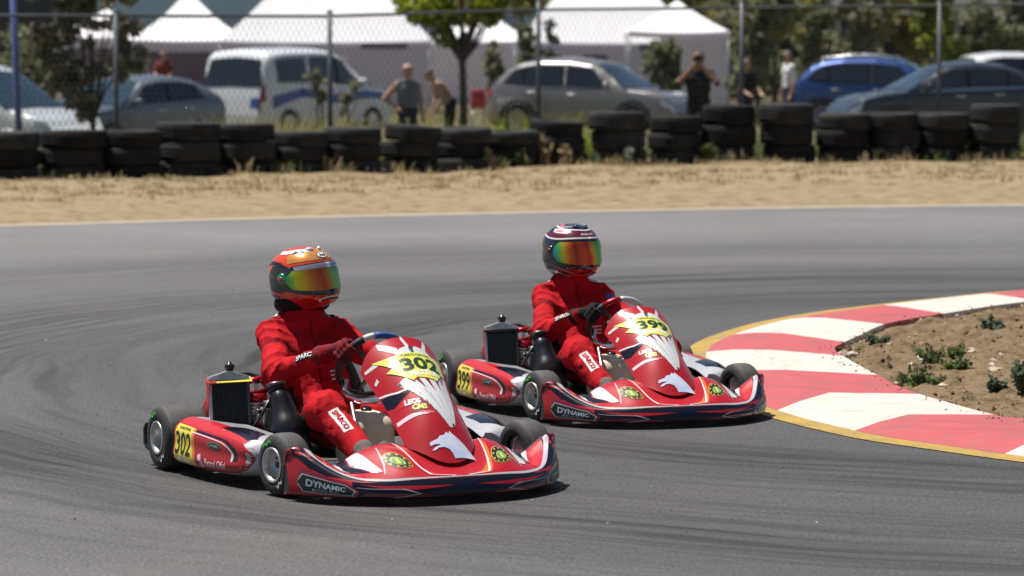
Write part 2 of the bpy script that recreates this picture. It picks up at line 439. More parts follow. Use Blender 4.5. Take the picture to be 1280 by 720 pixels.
dirt_mat('far_ground', [(0.05, 0.055, 0.03), (0.11, 0.10, 0.06), (0.16, 0.135, 0.085), (0.06, 0.07, 0.03)], 0.5, 0.3)
def paint_mat(name, c, wear=0.5):
    m = bpy.data.materials.new(name); m.use_nodes = True; nt = m.node_tree; L = nt.links.new; N = nt.nodes.new
    p = nt.nodes['Principled BSDF']; p.inputs['Roughness'].default_value = 0.6; tc = N('ShaderNodeTexCoord')
    n1 = N('ShaderNodeTexNoise'); n1.inputs['Scale'].default_value = 5; n1.inputs['Detail'].default_value = 9; n1.inputs['Roughness'].default_value = 0.72; L(tc.outputs['Object'], n1.inputs[0])
    n3 = N('ShaderNodeTexNoise'); n3.inputs['Scale'].default_value = 55; n3.inputs['Detail'].default_value = 3; L(tc.outputs['Object'], n3.inputs[0])
    ad = N('ShaderNodeMath'); ad.operation = 'MULTIPLY_ADD'; ad.inputs[1].default_value = 0.35; L(n3.outputs['Fac'], ad.inputs[0]); L(n1.outputs['Fac'], ad.inputs[2])
    rp = N('ShaderNodeValToRGB'); el = rp.color_ramp.elements; el[0].position = 0.54; el[1].position = 0.70
    el[0].color = tuple(x * (1 - 0.45 * wear) + 0.05 * wear for x in c) + (1,); el[1].color = tuple(c) + (1,)
    k = el.new(0.86); k.color = tuple(min(1, x * 1.06) for x in c) + (1,)
    n4 = N('ShaderNodeTexNoise'); n4.inputs['Scale'].default_value = 1.6; n4.inputs['Detail'].default_value = 10; n4.inputs['Roughness'].default_value = 0.78; n4.inputs['Distortion'].default_value = 0.6; L(tc.outputs['Object'], n4.inputs[0])
    mr = N('ShaderNodeMapRange'); mr.inputs[1].default_value = 0.54; mr.inputs[2].default_value = 0.70; mr.inputs[4].default_value = 0.55 * wear + 0.15; L(n4.outputs['Fac'], mr.inputs[0])
    mxc = N('ShaderNodeMix'); mxc.data_type = 'RGBA'; mxc.inputs[7].default_value = (0.16, 0.135, 0.11, 1); L(mr.outputs[0], mxc.inputs[0])
    L(ad.outputs[0], rp.inputs[0]); L(rp.outputs[0], mxc.inputs[6])
    # black streaks left by tyres along the curve of the kerb
    sb = N('ShaderNodeVectorMath'); sb.operation = 'SUBTRACT'; sb.inputs[1].default_value = (4.3, 20.3, 0); L(tc.outputs['Object'], sb.inputs[0]); sx = N('ShaderNodeSeparateXYZ'); L(sb.outputs[0], sx.inputs[0])
    ln = N('ShaderNodeVectorMath'); ln.operation = 'LENGTH'; L(sb.outputs[0], ln.inputs[0]); at = N('ShaderNodeMath'); at.operation = 'ARCTAN2'; L(sx.outputs['Y'], at.inputs[0]); L(sx.outputs['X'], at.inputs[1])
    m1 = N('ShaderNodeMath'); m1.operation = 'MULTIPLY'; m1.inputs[1].default_value = 9.0; L(ln.outputs['Value'], m1.inputs[0]); m2 = N('ShaderNodeMath'); m2.operation = 'MULTIPLY'; m2.inputs[1].default_value = 2.2; L(at.outputs[0], m2.inputs[0])
    cx = N('ShaderNodeCombineXYZ'); L(m1.outputs[0], cx.inputs[0]); L(m2.outputs[0], cx.inputs[1]); n5 = N('ShaderNodeTexNoise'); n5.inputs['Scale'].default_value = 1.0; n5.inputs['Detail'].default_value = 6; n5.inputs['Roughness'].default_value = 0.65; L(cx.outputs[0], n5.inputs[0])
    mr2 = N('ShaderNodeMapRange'); mr2.inputs[1].default_value = 0.55; mr2.inputs[2].default_value = 0.74; mr2.inputs[4].default_value = 0.55; L(n5.outputs['Fac'], mr2.inputs[0])
    mx2 = N('ShaderNodeMix'); mx2.data_type = 'RGBA'; mx2.inputs[7].default_value = (0.05, 0.047, 0.045, 1); L(mr2.outputs[0], mx2.inputs[0]); L(mxc.outputs[2], mx2.inputs[6]); L(mx2.outputs[2], p.inputs['Base Color'])
    b = N('ShaderNodeBump'); b.inputs['Strength'].default_value = 0.35; b.inputs['Distance'].default_value = 0.004; L(n3.outputs['Fac'], b.inputs['Height']); L(b.outputs[0], p.inputs['Normal'])
    M[name] = m
paint_mat('kerb_white', (0.56, 0.52, 0.455), 0.40); paint_mat('kerb_red', (0.43, 0.072, 0.078), 0.75); paint_mat('yellow_paint', (0.40, 0.255, 0.040), 0.9); paint_mat('edge_paint', (0.38, 0.31, 0.225), 0.8)

EX = [-60, -30, -12, -5.05, -2.62, 0, 2.78, 5.65, 9, 14, 30, 60]
EY = [18, 26.5, 32.4, 35.2, 36.55, 37.69, 38.7, 39.4, 40.0, 40.6, 41.5, 42.5]
edge_y = lambda x: herm(EX, EY, np.asarray(x, float))
BX = [-60, -20, -10, -6.14, -4.82, -3.49, -2.09, -0.7, 0.67, 2.32, 3.92, 5.48, 7.0, 12, 20, 60]
BY = [25, 38.5, 43.0, 44.7, 45.5, 46.5, 47.35, 48.4, 49.6, 50.55, 51.05, 51.55, 51.9, 52.8, 54, 58]
barrier_y = lambda x: herm(BX, BY, np.asarray(x, float))
FAR = np.array([(-9, 61, -.5), (-4, 64, -.5), (-3, 73, -.27), (1, 78, -.36), (7, 68, -.13), (7, 80, -.34), (-10, 100, -.3), (0, 100, -.3), (10, 100, -.3), (-20, 75, -.4), (20, 75, -.3)])
def ground_z(x, y):
    x = np.asarray(x, float); y = np.asarray(y, float)
    w = 1 / ((x[..., None] - FAR[:, 0])**2 + (y[..., None] - FAR[:, 1])**2 + 1.0); zf = (w * FAR[:, 2]).sum(-1) / w.sum(-1)
    t = np.clip((y - barrier_y(x) - 1.8) / 7, 0, 1); t = t * t * (3 - 2 * t)
    far = np.clip((y - 130) / 100, 0, 1)
    return (-0.06 * (1 - t) + zf * t) * (1 - far) - 0.3 * far
def sheet(name, xs, ysf, z, m, kind='structure'):
    """sheet between two curves; ysf(x) -> array of y values per x"""
    P = np.array([[(x, y, z(x, y)) for y in ysf(x)] for x in xs]); mb = MB(); mb.grid(P, m); return tag(mb.build(name), kind=kind)
gx = np.concatenate([np.linspace(-900, -80, 12), np.linspace(-60, 60, 121), np.linspace(80, 900, 12)])
gy = np.concatenate([np.linspace(-60, 30, 8), np.linspace(32, 110, 105), np.linspace(125, 1500, 14)])
GX, GY = np.meshgrid(gx, gy, indexing='ij'); mb = MB(); mb.grid(np.stack([GX, GY, ground_z(GX, GY)], -1), 'far_ground'); tag(mb.build('ground'), kind='structure')
txs = np.linspace(-60, 60, 161)
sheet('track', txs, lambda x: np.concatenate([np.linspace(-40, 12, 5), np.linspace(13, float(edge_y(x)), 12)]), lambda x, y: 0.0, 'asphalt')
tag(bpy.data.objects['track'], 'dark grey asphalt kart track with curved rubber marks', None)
# cream painted line where the track meets the dirt
mb = MB(); ex = np.linspace(-40, 40, 161); ey = edge_y(ex); nv = vnoise(ex * 3, ex * 0, 3) * 0.05
mb.grid(np.stack([np.stack([ex, ey - 0.42 + nv, 0 * ex + 0.004], -1), np.stack([ex, ey + 0.05, 0 * ex + 0.006], -1)], 1), 'edge_paint'); tag(mb.build('track_edge_line'), kind='structure')
# the dirt verge between the track and the tyre wall
vx = np.linspace(-30, 30, 401); tt = np.linspace(0, 1, 61)
VX = np.repeat(vx[:, None], 61, 1); e0 = edge_y(vx)[:, None]; e1 = barrier_y(vx)[:, None] + 2.2; VY = e0 + (e1 - e0) * tt[None]
VZ = 0.008 + np.clip(tt[None] * 8, 0, 1) * (0.02 + 0.07 * (fbm(VX, VY, 5, 5, 0.9))) + 0.02 * tt[None]; VZ = np.maximum(VZ, 0.006); VZ[:, -1] = -0.09
mb = MB(); mb.grid(np.stack([VX, VY, VZ], -1), 'verge_dirt'); tag(mb.build('verge'), kind='structure')
def verge_z(x, y):
    e0 = float(edge_y(x)); e1 = float(barrier_y(x)) + 2.2; t = min(1, max(0, (y - e0) / (e1 - e0)))
    z = 0.008 + min(1, t * 8) * (0.02 + 0.07 * float(fbm(np.array([x]), np.array([y]), 5, 5, 0.9)[0])) + 0.02 * t
    return max(z, 0.006)

# kerb: rails (yellow outer edge, foot, crest, inner edge)
OUT = smooth2([(9.5, 30.2), (7, 28.6), (5, 27.3), (3.78, 26.31), (3.375, 25.91), (2.51, 24.86), (1.97, 24.08), (1.5, 23.1), (1.10, 21.69), (0.99, 20.2), (1.05, 18.9), (1.236, 17.78), (1.58, 16.80), (1.9, 16.29), (2.27, 15.78), (2.9, 15.05), (3.8, 14.2), (5.2, 13.1)], 12)
INN = smooth2([(9.5, 28.3), (7, 26.9), (5, 25.6), (3.6, 24.45), (2.83, 23.33), (2.38, 22.55), (2.12, 21.68), (1.96, 21.12), (1.88, 20.75), (1.89, 20.24), (1.94, 19.5), (2.03, 18.45), (2.16, 17.8), (2.32, 17.2), (2.45, 16.98), (3.05, 16.3), (3.9, 15.4), (5.3, 14.2)], 12)
def offs(P, d):
    t = np.gradient(P, axis=0); t /= np.linalg.norm(t, axis=1, keepdims=True); return P + np.stack([-t[:, 1], t[:, 0]], 1) * d
FOOT = offs(OUT, 0.125); CREST = offs(OUT, 0.50)
def near(P, q): return int(np.argmin(((P - np.array(q))**2).sum(1)))
BND = [((6.0, 28.0), None, (6.0, 26.3)), ((3.40, 25.65), None, (3.6, 24.4)), ((2.56, 24.6), None, (2.82, 23.3)), ((2.0, 23.5), None, (2.4, 22.5)), ((1.55, 22.35), None, (1.98, 21.2)), ((1.30, 21.2), None, (1.88, 20.3)), ((1.2, 19.85), None, (1.96, 19.2)), ((1.32, 17.93), (1.56, 18.3), (2.02, 18.15)), ((1.70, 16.99), (1.89, 17.27), (2.32, 17.17)), ((2.28, 16.1), (2.45, 16.35), (2.95, 16.45)), ((3.0, 15.3), None, (3.6, 15.7)), ((4.2, 14.15), None, (4.7, 14.7))]
kerb = tag(empty('kerb'), kind='structure')
tag(kerb, 'low concrete kerb painted in red and white blocks round the hairpin')
idx = []
for o_, c_, i_ in BND:
    a = near(FOOT, o_); c = near(INN, i_); b = near(CREST, c_) if c_ else near(CREST, tuple((np.array(FOOT[a]) * 0.6 + np.array(INN[c]) * 0.4))); idx.append((a, b, c))
def seg(P, i0, i1, n): s = np.linspace(i0, i1, n); return np.stack([np.interp(s, np.arange(len(P)), P[:, k]) for k in (0, 1)], 1)
n = 14
for k in range(len(idx) - 1):
    g = 0.0
    rows = [(FOOT, 0, 0.012), (CREST, 1, 0.055), (None, 1.5, 0.062), (INN, 2, 0.066), (INN, 2, -0.05)]
    A = seg(FOOT, idx[k][0], idx[k + 1][0], n); B = seg(CREST, idx[k][1], idx[k + 1][1], n); C_ = seg(INN, idx[k][2], idx[k + 1][2], n)
    z_ = lambda P, z: np.concatenate([P, np.full((len(P), 1), z)], 1)
    S = [z_(A, -0.03), z_(A, 0.010), z_(A * 0.55 + B * 0.45, 0.038), z_(B, 0.056), z_(B * 0.5 + C_ * 0.5, 0.062), z_(C_, 0.066), z_(C_, -0.04)]
    mb = MB(); mb.grid(np.stack(S, 1), 'kerb_red' if k % 2 == 0 else 'kerb_white', smooth=False)
    mb.build('kerb_block', kerb)
mb = MB(); n = len(OUT)
mb.grid(np.stack([np.concatenate([OUT, np.full((n, 1), 0.004)], 1), np.concatenate([FOOT, np.full((n, 1), 0.009)], 1)], 1), 'yellow_paint'); tag(mb.build('kerb_line', kerb))
# infield soil inside the kerb
NI, NJ = 420, 240
rl = seg(INN, 0, len(INN) - 1, NI); tg = np.stack([np.full(NI, 11.0), np.linspace(27.5, 15.0, NI)], 1); w = (np.linspace(0, 1, NJ)**1.5)[None, :, None]
PI_ = rl[:, None] * (1 - w) + tg[:, None] * w; IX, IY = PI_[..., 0], PI_[..., 1]
dist = (w[..., 0] * np.linalg.norm(tg - rl, axis=1)[:, None])
def soil_noise(x, y): 
    c = fbm(x, y, 11, 5, 2.2, 1.0, 0.6); d = np.abs(fbm(x, y, 23, 4, 7.0, 1.0, 0.6))
    return 0.034 * c + 0.062 * d
def soil_z(x, y, d): return 0.030 + np.clip(d / 0.9, 0, 1) * 0.01 + np.clip(d / 0.15, 0.25, 1) * soil_noise(x, y)
IZ = soil_z(IX, IY, dist)
mb = MB(); mb.grid(np.stack([IX, IY, IZ], -1), 'infield_soil'); tag(mb.build('infield'), kind='structure')
def soil_at(x, y): return float(soil_z(np.array([x]), np.array([y]), np.array([min(np.linalg.norm(INN - np.array([x, y]), axis=1))]))[0])
# ------------------------------------------------------------------ the two karts
mat('kart_red', (0.44, 0.008, 0.017), 0.42, coat=0.55, spec=0.2, c2=(0.36, 0.012, 0.018), vscale=7, detail=8)
mat('kart_bright_red', (0.50, 0.016, 0.02), 0.42, coat=0.55, spec=0.2)
mat('kart_navy', (0.006, 0.008, 0.018), 0.26, coat=0.3, spec=0.3)
mat('kart_purple', (0.10, 0.03, 0.14), 0.3, coat=0.8)
mat('kart_white', (0.62, 0.61, 0.61), 0.4, coat=0.4)
mat('kart_silver', (0.44, 0.44, 0.46), 0.30, coat=0.5, var=0.08, vscale=6)
mat('kart_maroon', (0.20, 0.006, 0.015), 0.3, coat=0.7)
mat('kart_orange', (0.75, 0.16, 0.02), 0.3, coat=0.7)
mat('sticker_yellow', (0.80, 0.68, 0.05), 0.35, coat=0.5, c2=(0.62, 0.74, 0.16), vscale=9)
mat('pod_yellow', (0.78, 0.62, 0.06), 0.35, coat=0.5)
mat('ink', (0.012, 0.014, 0.012), 0.4); mat('ink_green', (0.01, 0.045, 0.02), 0.4)
mat('logo_white', (0.82, 0.80, 0.82), 0.4); mat('logo_pale_blue', (0.52, 0.62, 0.85), 0.3, coat=0.6, c2=(0.85, 0.84, 0.92), vscale=9, detail=1); mat('logo_orange', (0.85, 0.35, 0.05), 0.4)
mat('logo_pink', (0.80, 0.55, 0.60), 0.4); mat('logo_grey', (0.38, 0.45, 0.52), 0.4); mat('logo_green', (0.08, 0.30, 0.12), 0.4); mat('tyre_green', (0.10, 0.55, 0.08), 0.6); mat('tyre_mark', (0.55, 0.55, 0.52), 0.6)
mat('rubber', (0.030, 0.030, 0.031), 0.75, var=0.25, vscale=30, bump=0.25, bscale=120)
mat('tread', (0.050, 0.047, 0.045), 0.7, c2=(0.085, 0.080, 0.075), vscale=14, bump=0.4, bscale=150)
mat('rim_metal', (0.62, 0.60, 0.57), 0.36, metal=0.9, var=0.12, vscale=20)
mat('steel', (0.60, 0.60, 0.60), 0.3, metal=1.0); mat('chrome', (0.75, 0.74, 0.72), 0.14, metal=1.0); mat('dark_steel', (0.10, 0.10, 0.105), 0.42, metal=0.8)
mat('alloy', (0.50, 0.49, 0.47), 0.38, metal=0.9, var=0.2, vscale=30, bump=0.15, bscale=90)
mat('black_plastic', (0.007, 0.007, 0.008), 0.30, coat=0.25); mat('black_matt', (0.014, 0.014, 0.015), 0.65); mat('seat_black', (0.010, 0.010, 0.011), 0.4, coat=0.2)
mat('hose_blue', (0.02, 0.07, 0.30), 0.35); mat('grip_blue', (0.03, 0.09, 0.32), 0.6); mat('tank_cream', (0.80, 0.73, 0.56), 0.35, var=0.1, vscale=12)
mat('anodised_red', (0.45, 0.01, 0.02), 0.3, metal=0.5)

def nose_surface():
    Y = np.array([0, .12, .24, .34, .42, .50, .56, .60, .618])
    xf = [1.620, 1.615, 1.592, 1.552, 1.500, 1.425, 1.345, 1.265, 1.225]
    zm = [.108, .108, .107, .104, .106, .128, .160, .176, .170]; xm = [q - .03 for q in xf]
    xc = [1.53, 1.52, 1.47, 1.39, 1.345, 1.315, 1.275, 1.235, 1.205]; zc = [.128, .135, .165, .150, .122, .160, .196, .200, .190]
    xb = [1.34, 1.33, 1.27, 1.235, 1.225, 1.222, 1.215, 1.205, 1.195]; zb = [.20, .21, .215, .170, .125, .168, .204, .204, .192]
    xg = [q - .035 for q in xb]; zg = [q - .06 for q in zb]
    def S(y, v):
        y = np.asarray(y, float); v = np.asarray(v, float); sg = np.sign(y); a = np.clip(np.abs(y), 0, .618)
        g = lambda q: herm(Y, q, a)
        yl = y.copy() * 1.0
        P = [(g(xf) - .045, 0 * a + .030), (g(xf) - .004, 0 * a + .036), (g(xf), .5 * (g(zm) + .03)), (g(xm), g(zm)), (g(xc), g(zc)), (g(xb), g(zb)), (g(xg), g(zg))]
        vk = np.array([-.1, 0, .18, .36, .64, 1.0, 1.15]); X = np.stack([p[0] for p in P], -1); Z = np.stack([p[1] for p in P], -1)
        i = np.clip(np.searchsorted(vk, v, side='right') - 1, 0, 5); h = vk[i + 1] - vk[i]; t = np.clip((v - vk[i]) / h, 0, 1)
        mX = np.gradient(X, vk, axis=-1); mZ = np.gradient(Z, vk, axis=-1)
        tk = lambda A: np.take_along_axis(A, i[..., None], -1)[..., 0]; tk1 = lambda A: np.take_along_axis(A, i[..., None] + 1, -1)[..., 0]
        H = lambda A, m: (2*t**3-3*t**2+1)*tk(A) + (t**3-2*t**2+t)*h*tk(m) + (-2*t**3+3*t**2)*tk1(A) + (t**3-t**2)*h*tk1(m)
        return np.stack([H(X, mX), y, H(Z, mZ)], -1)
    return S
def nassau_surface(dz=0.0):
    def S(u, t):
        u = np.asarray(u, float); t = np.asarray(t, float); a = np.abs(u)
        t2 = t
        bx = .93 + .56 * t2; bz = (.535 + dz) + (.13 - .535 - dz) * t2
        hw = herm([0, .4, .8, 1.0], [.205, .165, .155, .135], t); bl = herm([0, .3, .7, 1.0], [.115, .115, .095, .03], t)
        b = bl * (1 - a**2.2)
        return np.stack([bx + .55 * b, u * hw, bz + .835 * b], -1)
    return S
def pod_surface(sg):
    """side pod skin, q along the pod 0 (rear) .. 1 (front), v 0 bottom .. 1 outer top .. 1.6 inner top"""
    def S(q, v):
        q = np.asarray(q, float); v = np.asarray(v, float)
        x = .165 + .70 * q
        out = herm([0, .5, .8, .93, 1.0], [.690, .672, .640, .610, .545], q); top = herm([0, .5, .85, 1.0], [.238, .228, .212, .185], q); bot = herm([0, .8, 1.0], [.045, .050, .068], q)
        vk = np.array([-.35, -.1, .06, .5, .92, 1.08, 1.6]); inn = np.minimum(out - .03, .44)
        y = np.stack([inn + .1, out - .05, out - .004, out + .006, out - .010, out - .045, inn], -1)
        z = np.stack([bot - .004, bot - .002, bot + .015, (bot + top) / 2, top - .022, top, top - .012], -1)
        i = np.clip(np.searchsorted(vk, v, side='right') - 1, 0, 5); h = vk[i + 1] - vk[i]; t = np.clip((v - vk[i]) / h, 0, 1)
        my = np.gradient(y, vk, axis=-1); mz = np.gradient(z, vk, axis=-1); ii = i[..., None]
        tk = lambda A: np.take_along_axis(A, ii, -1)[..., 0]; t1 = lambda A: np.take_along_axis(A, ii + 1, -1)[..., 0]
        H = lambda A, m: (2*t**3-3*t**2+1)*tk(A) + (t**3-2*t**2+t)*h*tk(m) + (-2*t**3+3*t**2)*t1(A) + (t**3-t**2)*h*t1(m)
        return np.stack([x, sg * H(y, my), H(z, mz)], -1)
    return S
WOLF = [(-1.0, .15), (-.82, .30), (-.95, .42), (-.55, .52), (-.42, .70), (-.18, .74), (-.05, .95), (.05, .78), (.12, 1.0), (.22, .80), (.50, .45), (.80, 0), (1.1, -.55), (1.3, -.95), (.55, -.95), (.05, -.98), (0, -.62), (-.12, -.30), (-.35, -.12), (-.62, -.10), (-.80, -.22), (-.98, -.18), (-.80, -.02), (-.45, .10), (-.75, .20)]
def wolf(cx, cy, sx, sy): return [(cx + p[0] * sx, cy - p[1] * sy) for p in WOLF]

def make_wheel(name, parent, c, r, w, side, steer, mark=True):
    rt = bpy.data.objects.new(name, None); col.objects.link(rt); rt.parent = parent; rt.location = c; rt.rotation_euler = (0, 0, R(steer)); rt.empty_display_size = .05
    rr = .066; h = w / 2
    prof = [(rr, -h + .012), (rr + .012, -h + .002), (r - .035, -h), (r - .014, -h + .006), (r - .004, -h + .018), (r, -h + .034), (r + .001, 0), (r, h - .034), (r - .004, h - .018), (r - .014, h - .006), (r - .035, h), (rr + .012, h - .002), (rr, h - .012)]
    mats = ['rubber'] * 4 + ['tread'] * 4 + ['rubber'] * 4
    mb = MB(); mb.lathe(prof, (0, 0, 0), (0, 1, 0), 'rubber', 40, mats)
    if mark:                                    # coloured maker's mark and pale lettering blocks on the sidewall
        f = lambda a, q: np.stack([q * np.sin(a), 0 * a + side * (h + .001), q * np.cos(a)], -1)
        for a0, a1, m in ((-.75, -.05, 'tyre_green'), (2.2, 2.7, 'tyre_mark')):
            V, F = refine(band([(a0 + (a1 - a0) * k / 10, r - .035 + .006 * math.sin(k)) for k in range(11)], .011), .1, .05); P = f(V[:, 0], V[:, 1]); mb.add(P, F, m)
    t = mb.build('tyre', rt)
    mb = MB()
    mb.lathe([(.0, .018), (.028, .018), (.030, .008), (.045, .0), (.056, -h * .3), (.0665, -h * .55), (.0665, h - .012), (.074, h - .004), (.074, h + .001), (.066, h + .002), (.060, h - .02), (.056, .01), (.030, .012)] if side > 0 else
             [(.0, -.018), (.028, -.018), (.030, -.008), (.045, .0), (.056, h * .3), (.0665, h * .55), (.0665, -h + .012), (.074, -h + .004), (.074, -h - .001), (.066, -h - .002), (.060, -h + .02), (.056, -.01), (.030, -.012)], (0, 0, 0), (0, 1, 0), 'rim_metal', 32)
    for k in range(3):
        a = 2 * math.pi * k / 3 + .4; mb.lathe([(0, 0), (.006, 0), (.006, .012), (0, .012)], (.04 * math.cos(a), side * .012, .04 * math.sin(a)), (0, side, 0), 'dark_steel', 8)
    mb.lathe([(.0, 0), (.014, 0), (.014, .03), (0, .03)], (0, side * .01, 0), (0, side, 0), 'dark_steel', 10)
    mb.build('rim', rt)
    return rt

def make_kart(label, C, theta, number, var):
    k = empty('racing_kart', (C[0], C[1], 0), R(-theta)); tag(k, label, 'kart', 'racing karts on the track'); k.scale = (var.get('size', 1),) * 3
    dz = var.get('nassau_dz', 0)
    # wheels
    for sg in (-1, 1):
        make_wheel('rear_wheel', k, (0, sg * .612, .141), .140, .21, sg, 0)
        make_wheel('front_wheel', k, (1.05, sg * .556, .131), .130, .13, sg, var['steer'])
    # chassis
    mb = MB()
    for sg in (-1, 1):
        mb.tube([(-.12, sg * .31, .075), (.1, sg * .32, .055), (.6, sg * .33, .045), (.95, sg * .22, .045), (1.22, sg * .17, .05)], .015, 'steel', 8)
        mb.tube([(.28, sg * .33, .05), (.30, sg * .60, .055), (.70, sg * .58, .055), (.74, sg * .32, .05)], .010, 'dark_steel', 6)
        mb.tube([(.95, sg * .22, .06), (1.05, sg * .36, .11), (1.05, sg * .47, .13)], .013, 'steel', 8)
        mb.tube([(1.0, sg * .10, .10), (1.02, sg * .46, .12)], .006, 'chrome', 6)
    mb.tube([(1.22, -.17, .05), (1.30, -.12, .06), (1.30, .12, .06), (1.22, .17, .05)], .013, 'steel', 8)
    mb.tube([(1.18, -.2, .06), (1.42, -.22, .07), (1.46, 0, .07), (1.42, .22, .07), (1.18, .2, .06)], .009, 'dark_steel', 6)
    mb.tube([(-.12, -.31, .075), (-.12, .31, .075)], .015, 'steel', 8); mb.tube([(.62, -.33, .045), (.62, .33, .045)], .013, 'steel', 8)
    mb.build('chassis_frame', k)
    mb = MB(); mb.box((.85, 0, .031), (.85, .50, .004), 'alloy'); mb.build('floor_tray', k)
    mb = MB(); mb.tube([(0, -.68, .141), (0, .68, .141)], .019, 'dark_steel', 12); mb.build('rear_axle', k)
    # rear bumper
    mb = MB(); P = []
    ys = np.linspace(-.69, .69, 31); bx = -.200 - .02 * (1 - (np.abs(ys) / .69)**4)
    prof = [(0.05, .08), (0.0, .085), (-.02, .10), (-.022, .155), (-.005, .175), (.05, .18)]
    for y, x in zip(ys, bx):
        sc = 1 if abs(y) < .66 else .7
        P.append([(x + a * sc, y, b) for a, b in prof])
    mb.grid(np.array(P), 'black_plastic'); 
    for sg in (-1, 1): mb.tube([(-.1, sg * .25, .08), (-.22, sg * .25, .13)], .012, 'dark_steel', 6)
    mb.build('rear_bumper', k, solid=.012)
    # nose fairing with its printed graphics
    S = nose_surface(); mb = MB()
    ys = np.concatenate([np.linspace(-.618, -.55, 9), np.linspace(-.54, .54, 64), np.linspace(.55, .618, 9)]); vv = np.concatenate([np.linspace(-.1, 1.15, 30)])
    YY, VV = np.meshgrid(ys, vv, indexing='ij'); G = S(YY.ravel(), VV.ravel()).reshape(len(ys), len(vv), 3)
    mb.shell(G, 'kart_red', .004, (1.1, 0, -.2), 'black_matt')
    for e in (0, -1): 
        cap = G[e]; c0 = cap.mean(0); vs_ = list(cap) + [c0]; m_ = len(cap); mb.add(vs_, [(i, i + 1, m_) for i in range(m_ - 1)], 'kart_navy')
    sym = lambda pl: [pl, [(-a, b) for a, b in pl]]
    D = lambda pl, off, m: decal(mb, pl, S, off, m, .03, .04, (1.1, 0, -.2))
    # dark front lip and wings
    D([[(-.46, -.02), (.46, -.02), (.44, .30), (.30, .335), (0, .345), (-.30, .335), (-.44, .30)]], .0012, 'kart_navy')
    for pl in sym([(.40, .34), (.47, .33), (.52, .29), (.565, .30), (.60, .42), (.605, .75), (.60, 1.08), (.535, 1.08), (.525, .80), (.51, .60), (.46, .44)]): D([pl], .0012, 'kart_navy')
    for pl in sym([(.40, .40), (.445, .44), (.50, .62), (.515, .82), (.525, 1.06), (.49, 1.06), (.465, .80), (.43, .58), (.38, .47)]): D([pl], .0016, 'kart_bright_red')
    for pl in sym([(.31, .50), (.345, .48), (.385, .72), (.37, .98), (.335, .98)]): D([pl], .0016, 'kart_white')
    for pl in sym([(.355, .50), (.405, .55), (.44, .80), (.43, .98), (.375, .98), (.39, .74)]): D([pl], .0014, 'kart_navy')
    for pl in sym([(.41, .58), (.45, .84), (.465, .98), (.445, .98), (.42, .80)]): D([pl], .0018, 'kart_white')
    for s in (1, -1):
        D(band([(s * x, y) for x, y in smooth2([(0, .375), (.16, .372), (.30, .355), (.40, .372), (.46, .43), (.51, .56), (.54, .72), (.545, .85)], 5)], [.02 + .022 * math.sin(3.1 * q / 35) for q in range(36)]), .002, 'kart_silver')
        D([[(s * .06, .03), (s * .42, .05), (s * .40, .11), (s * .22, .10)]], .002, 'kart_maroon')
        D(band([(s * x, y) for x, y in [(.30, .02), (.20, .10), (.26, .19), (.43, .21)]], [.02, .012, .016, .006]), .0024, 'kart_silver')
        D([[(s * .05, .23), (s * .26, .16), (s * .42, .27), (s * .28, .25)]], .002, 'kart_red')
        D([[(s * .43, .02), (s * .585, .02), (s * .60, .15), (s * .585, .28), (s * .46, .27), (s * .425, .15)]], .0022, 'kart_maroon')
        # name plate on the wing
        D([[(s * .445, .05), (s * .585, .05), (s * .60, .14), (s * .585, .23), (s * .465, .23), (s * .435, .14)]], .0028, 'kart_silver')
        D([[(s * .45, .06), (s * .583, .06), (s * .597, .14), (s * .583, .22), (s * .467, .22), (s * .44, .14)]], .0034, 'ink')
        decal_text(mb, 'DYNAMIC', S, (s * .522, .15), .112, .075, .0042, 'logo_grey', .03, .15, .02, .04, (1.1, 0, -.2))
        decal_text(mb, 'RACING TEAM', S, (s * .525, .085), .07, .022, .0042, 'logo_grey', .0, 0, .02, .04, (1.1, 0, -.2))
        # round emblem
        D([ell(s * .235, .66, .050, .116, 24)], .0018, 'pod_yellow'); D([ell(s * .235, .66, .048, .110, 24)], .0024, 'ink')
        for q in range(10): 
            a = q * 36; D([ell(s * .235 + .040 * math.cos(R(a)), .66 + .092 * math.sin(R(a)), .0042, .009, 6)], .003, 'pod_yellow')
        D([ell(s * .235, .66, .026, .059, 16)], .003, 'pod_yellow'); D([ell(s * .235, .66, .0225, .052, 16)], .0034, 'logo_green')
        D([[(s * .228, .62), (s * .242, .62), (s * .240, .70), (s * .230, .70)]], .0038, 'pod_yellow')
        # flame flash beside the nose panel
        D([[(s * .04, .40), (s * .14, .44), (s * .20, .80), (s * .21, 1.0), (s * .165, .72), (s * .09, .50)]], .0016, 'kart_orange' if s > 0 else 'kart_bright_red')
        D(band([(s * .03, .40), (s * .13, .47), (s * .20, .95)], [.012, .012, .003]), .0024, 'logo_white')
        D(band([(s * x, y) for x, y in [(.27, .86), (.29, .60), (.31, .45)]], [.004, .006, .003]), .002, 'kart_silver')
    mb.build('nose_fairing', k)
    # front number panel
    S = nassau_surface(dz); mb = MB(); un = np.linspace(-1, 1, 41); tn = np.linspace(0, 1, 40)
    G = np.zeros((41, 40, 3))
    for i, u in enumerate(un):
        t0 = .0 + .12 * abs(u)**4; t1 = 1 - .20 * abs(u)**2.5; G[i] = S(np.full(40, u), t0 + (t1 - t0) * tn)
    mb.shell(G, 'kart_red', .005, (.8, 0, 0), 'black_matt')
    D = lambda pl, off, m, h=(.1, .06): decal(mb, pl, S, off, m, h[0], h[1], (.8, 0, 0))
    D([ell(.10, .17, .46, .085, 24)], .0012, 'kart_white')
    for x0, x1, y0, y1 in ((-.56, -.24, .035, .13), (-.04, .03, .005, .10), (.50, .38, .03, .13)): D(band([(x0, y0), (x1, y1)], [.05, .075]), .0014, 'kart_white')
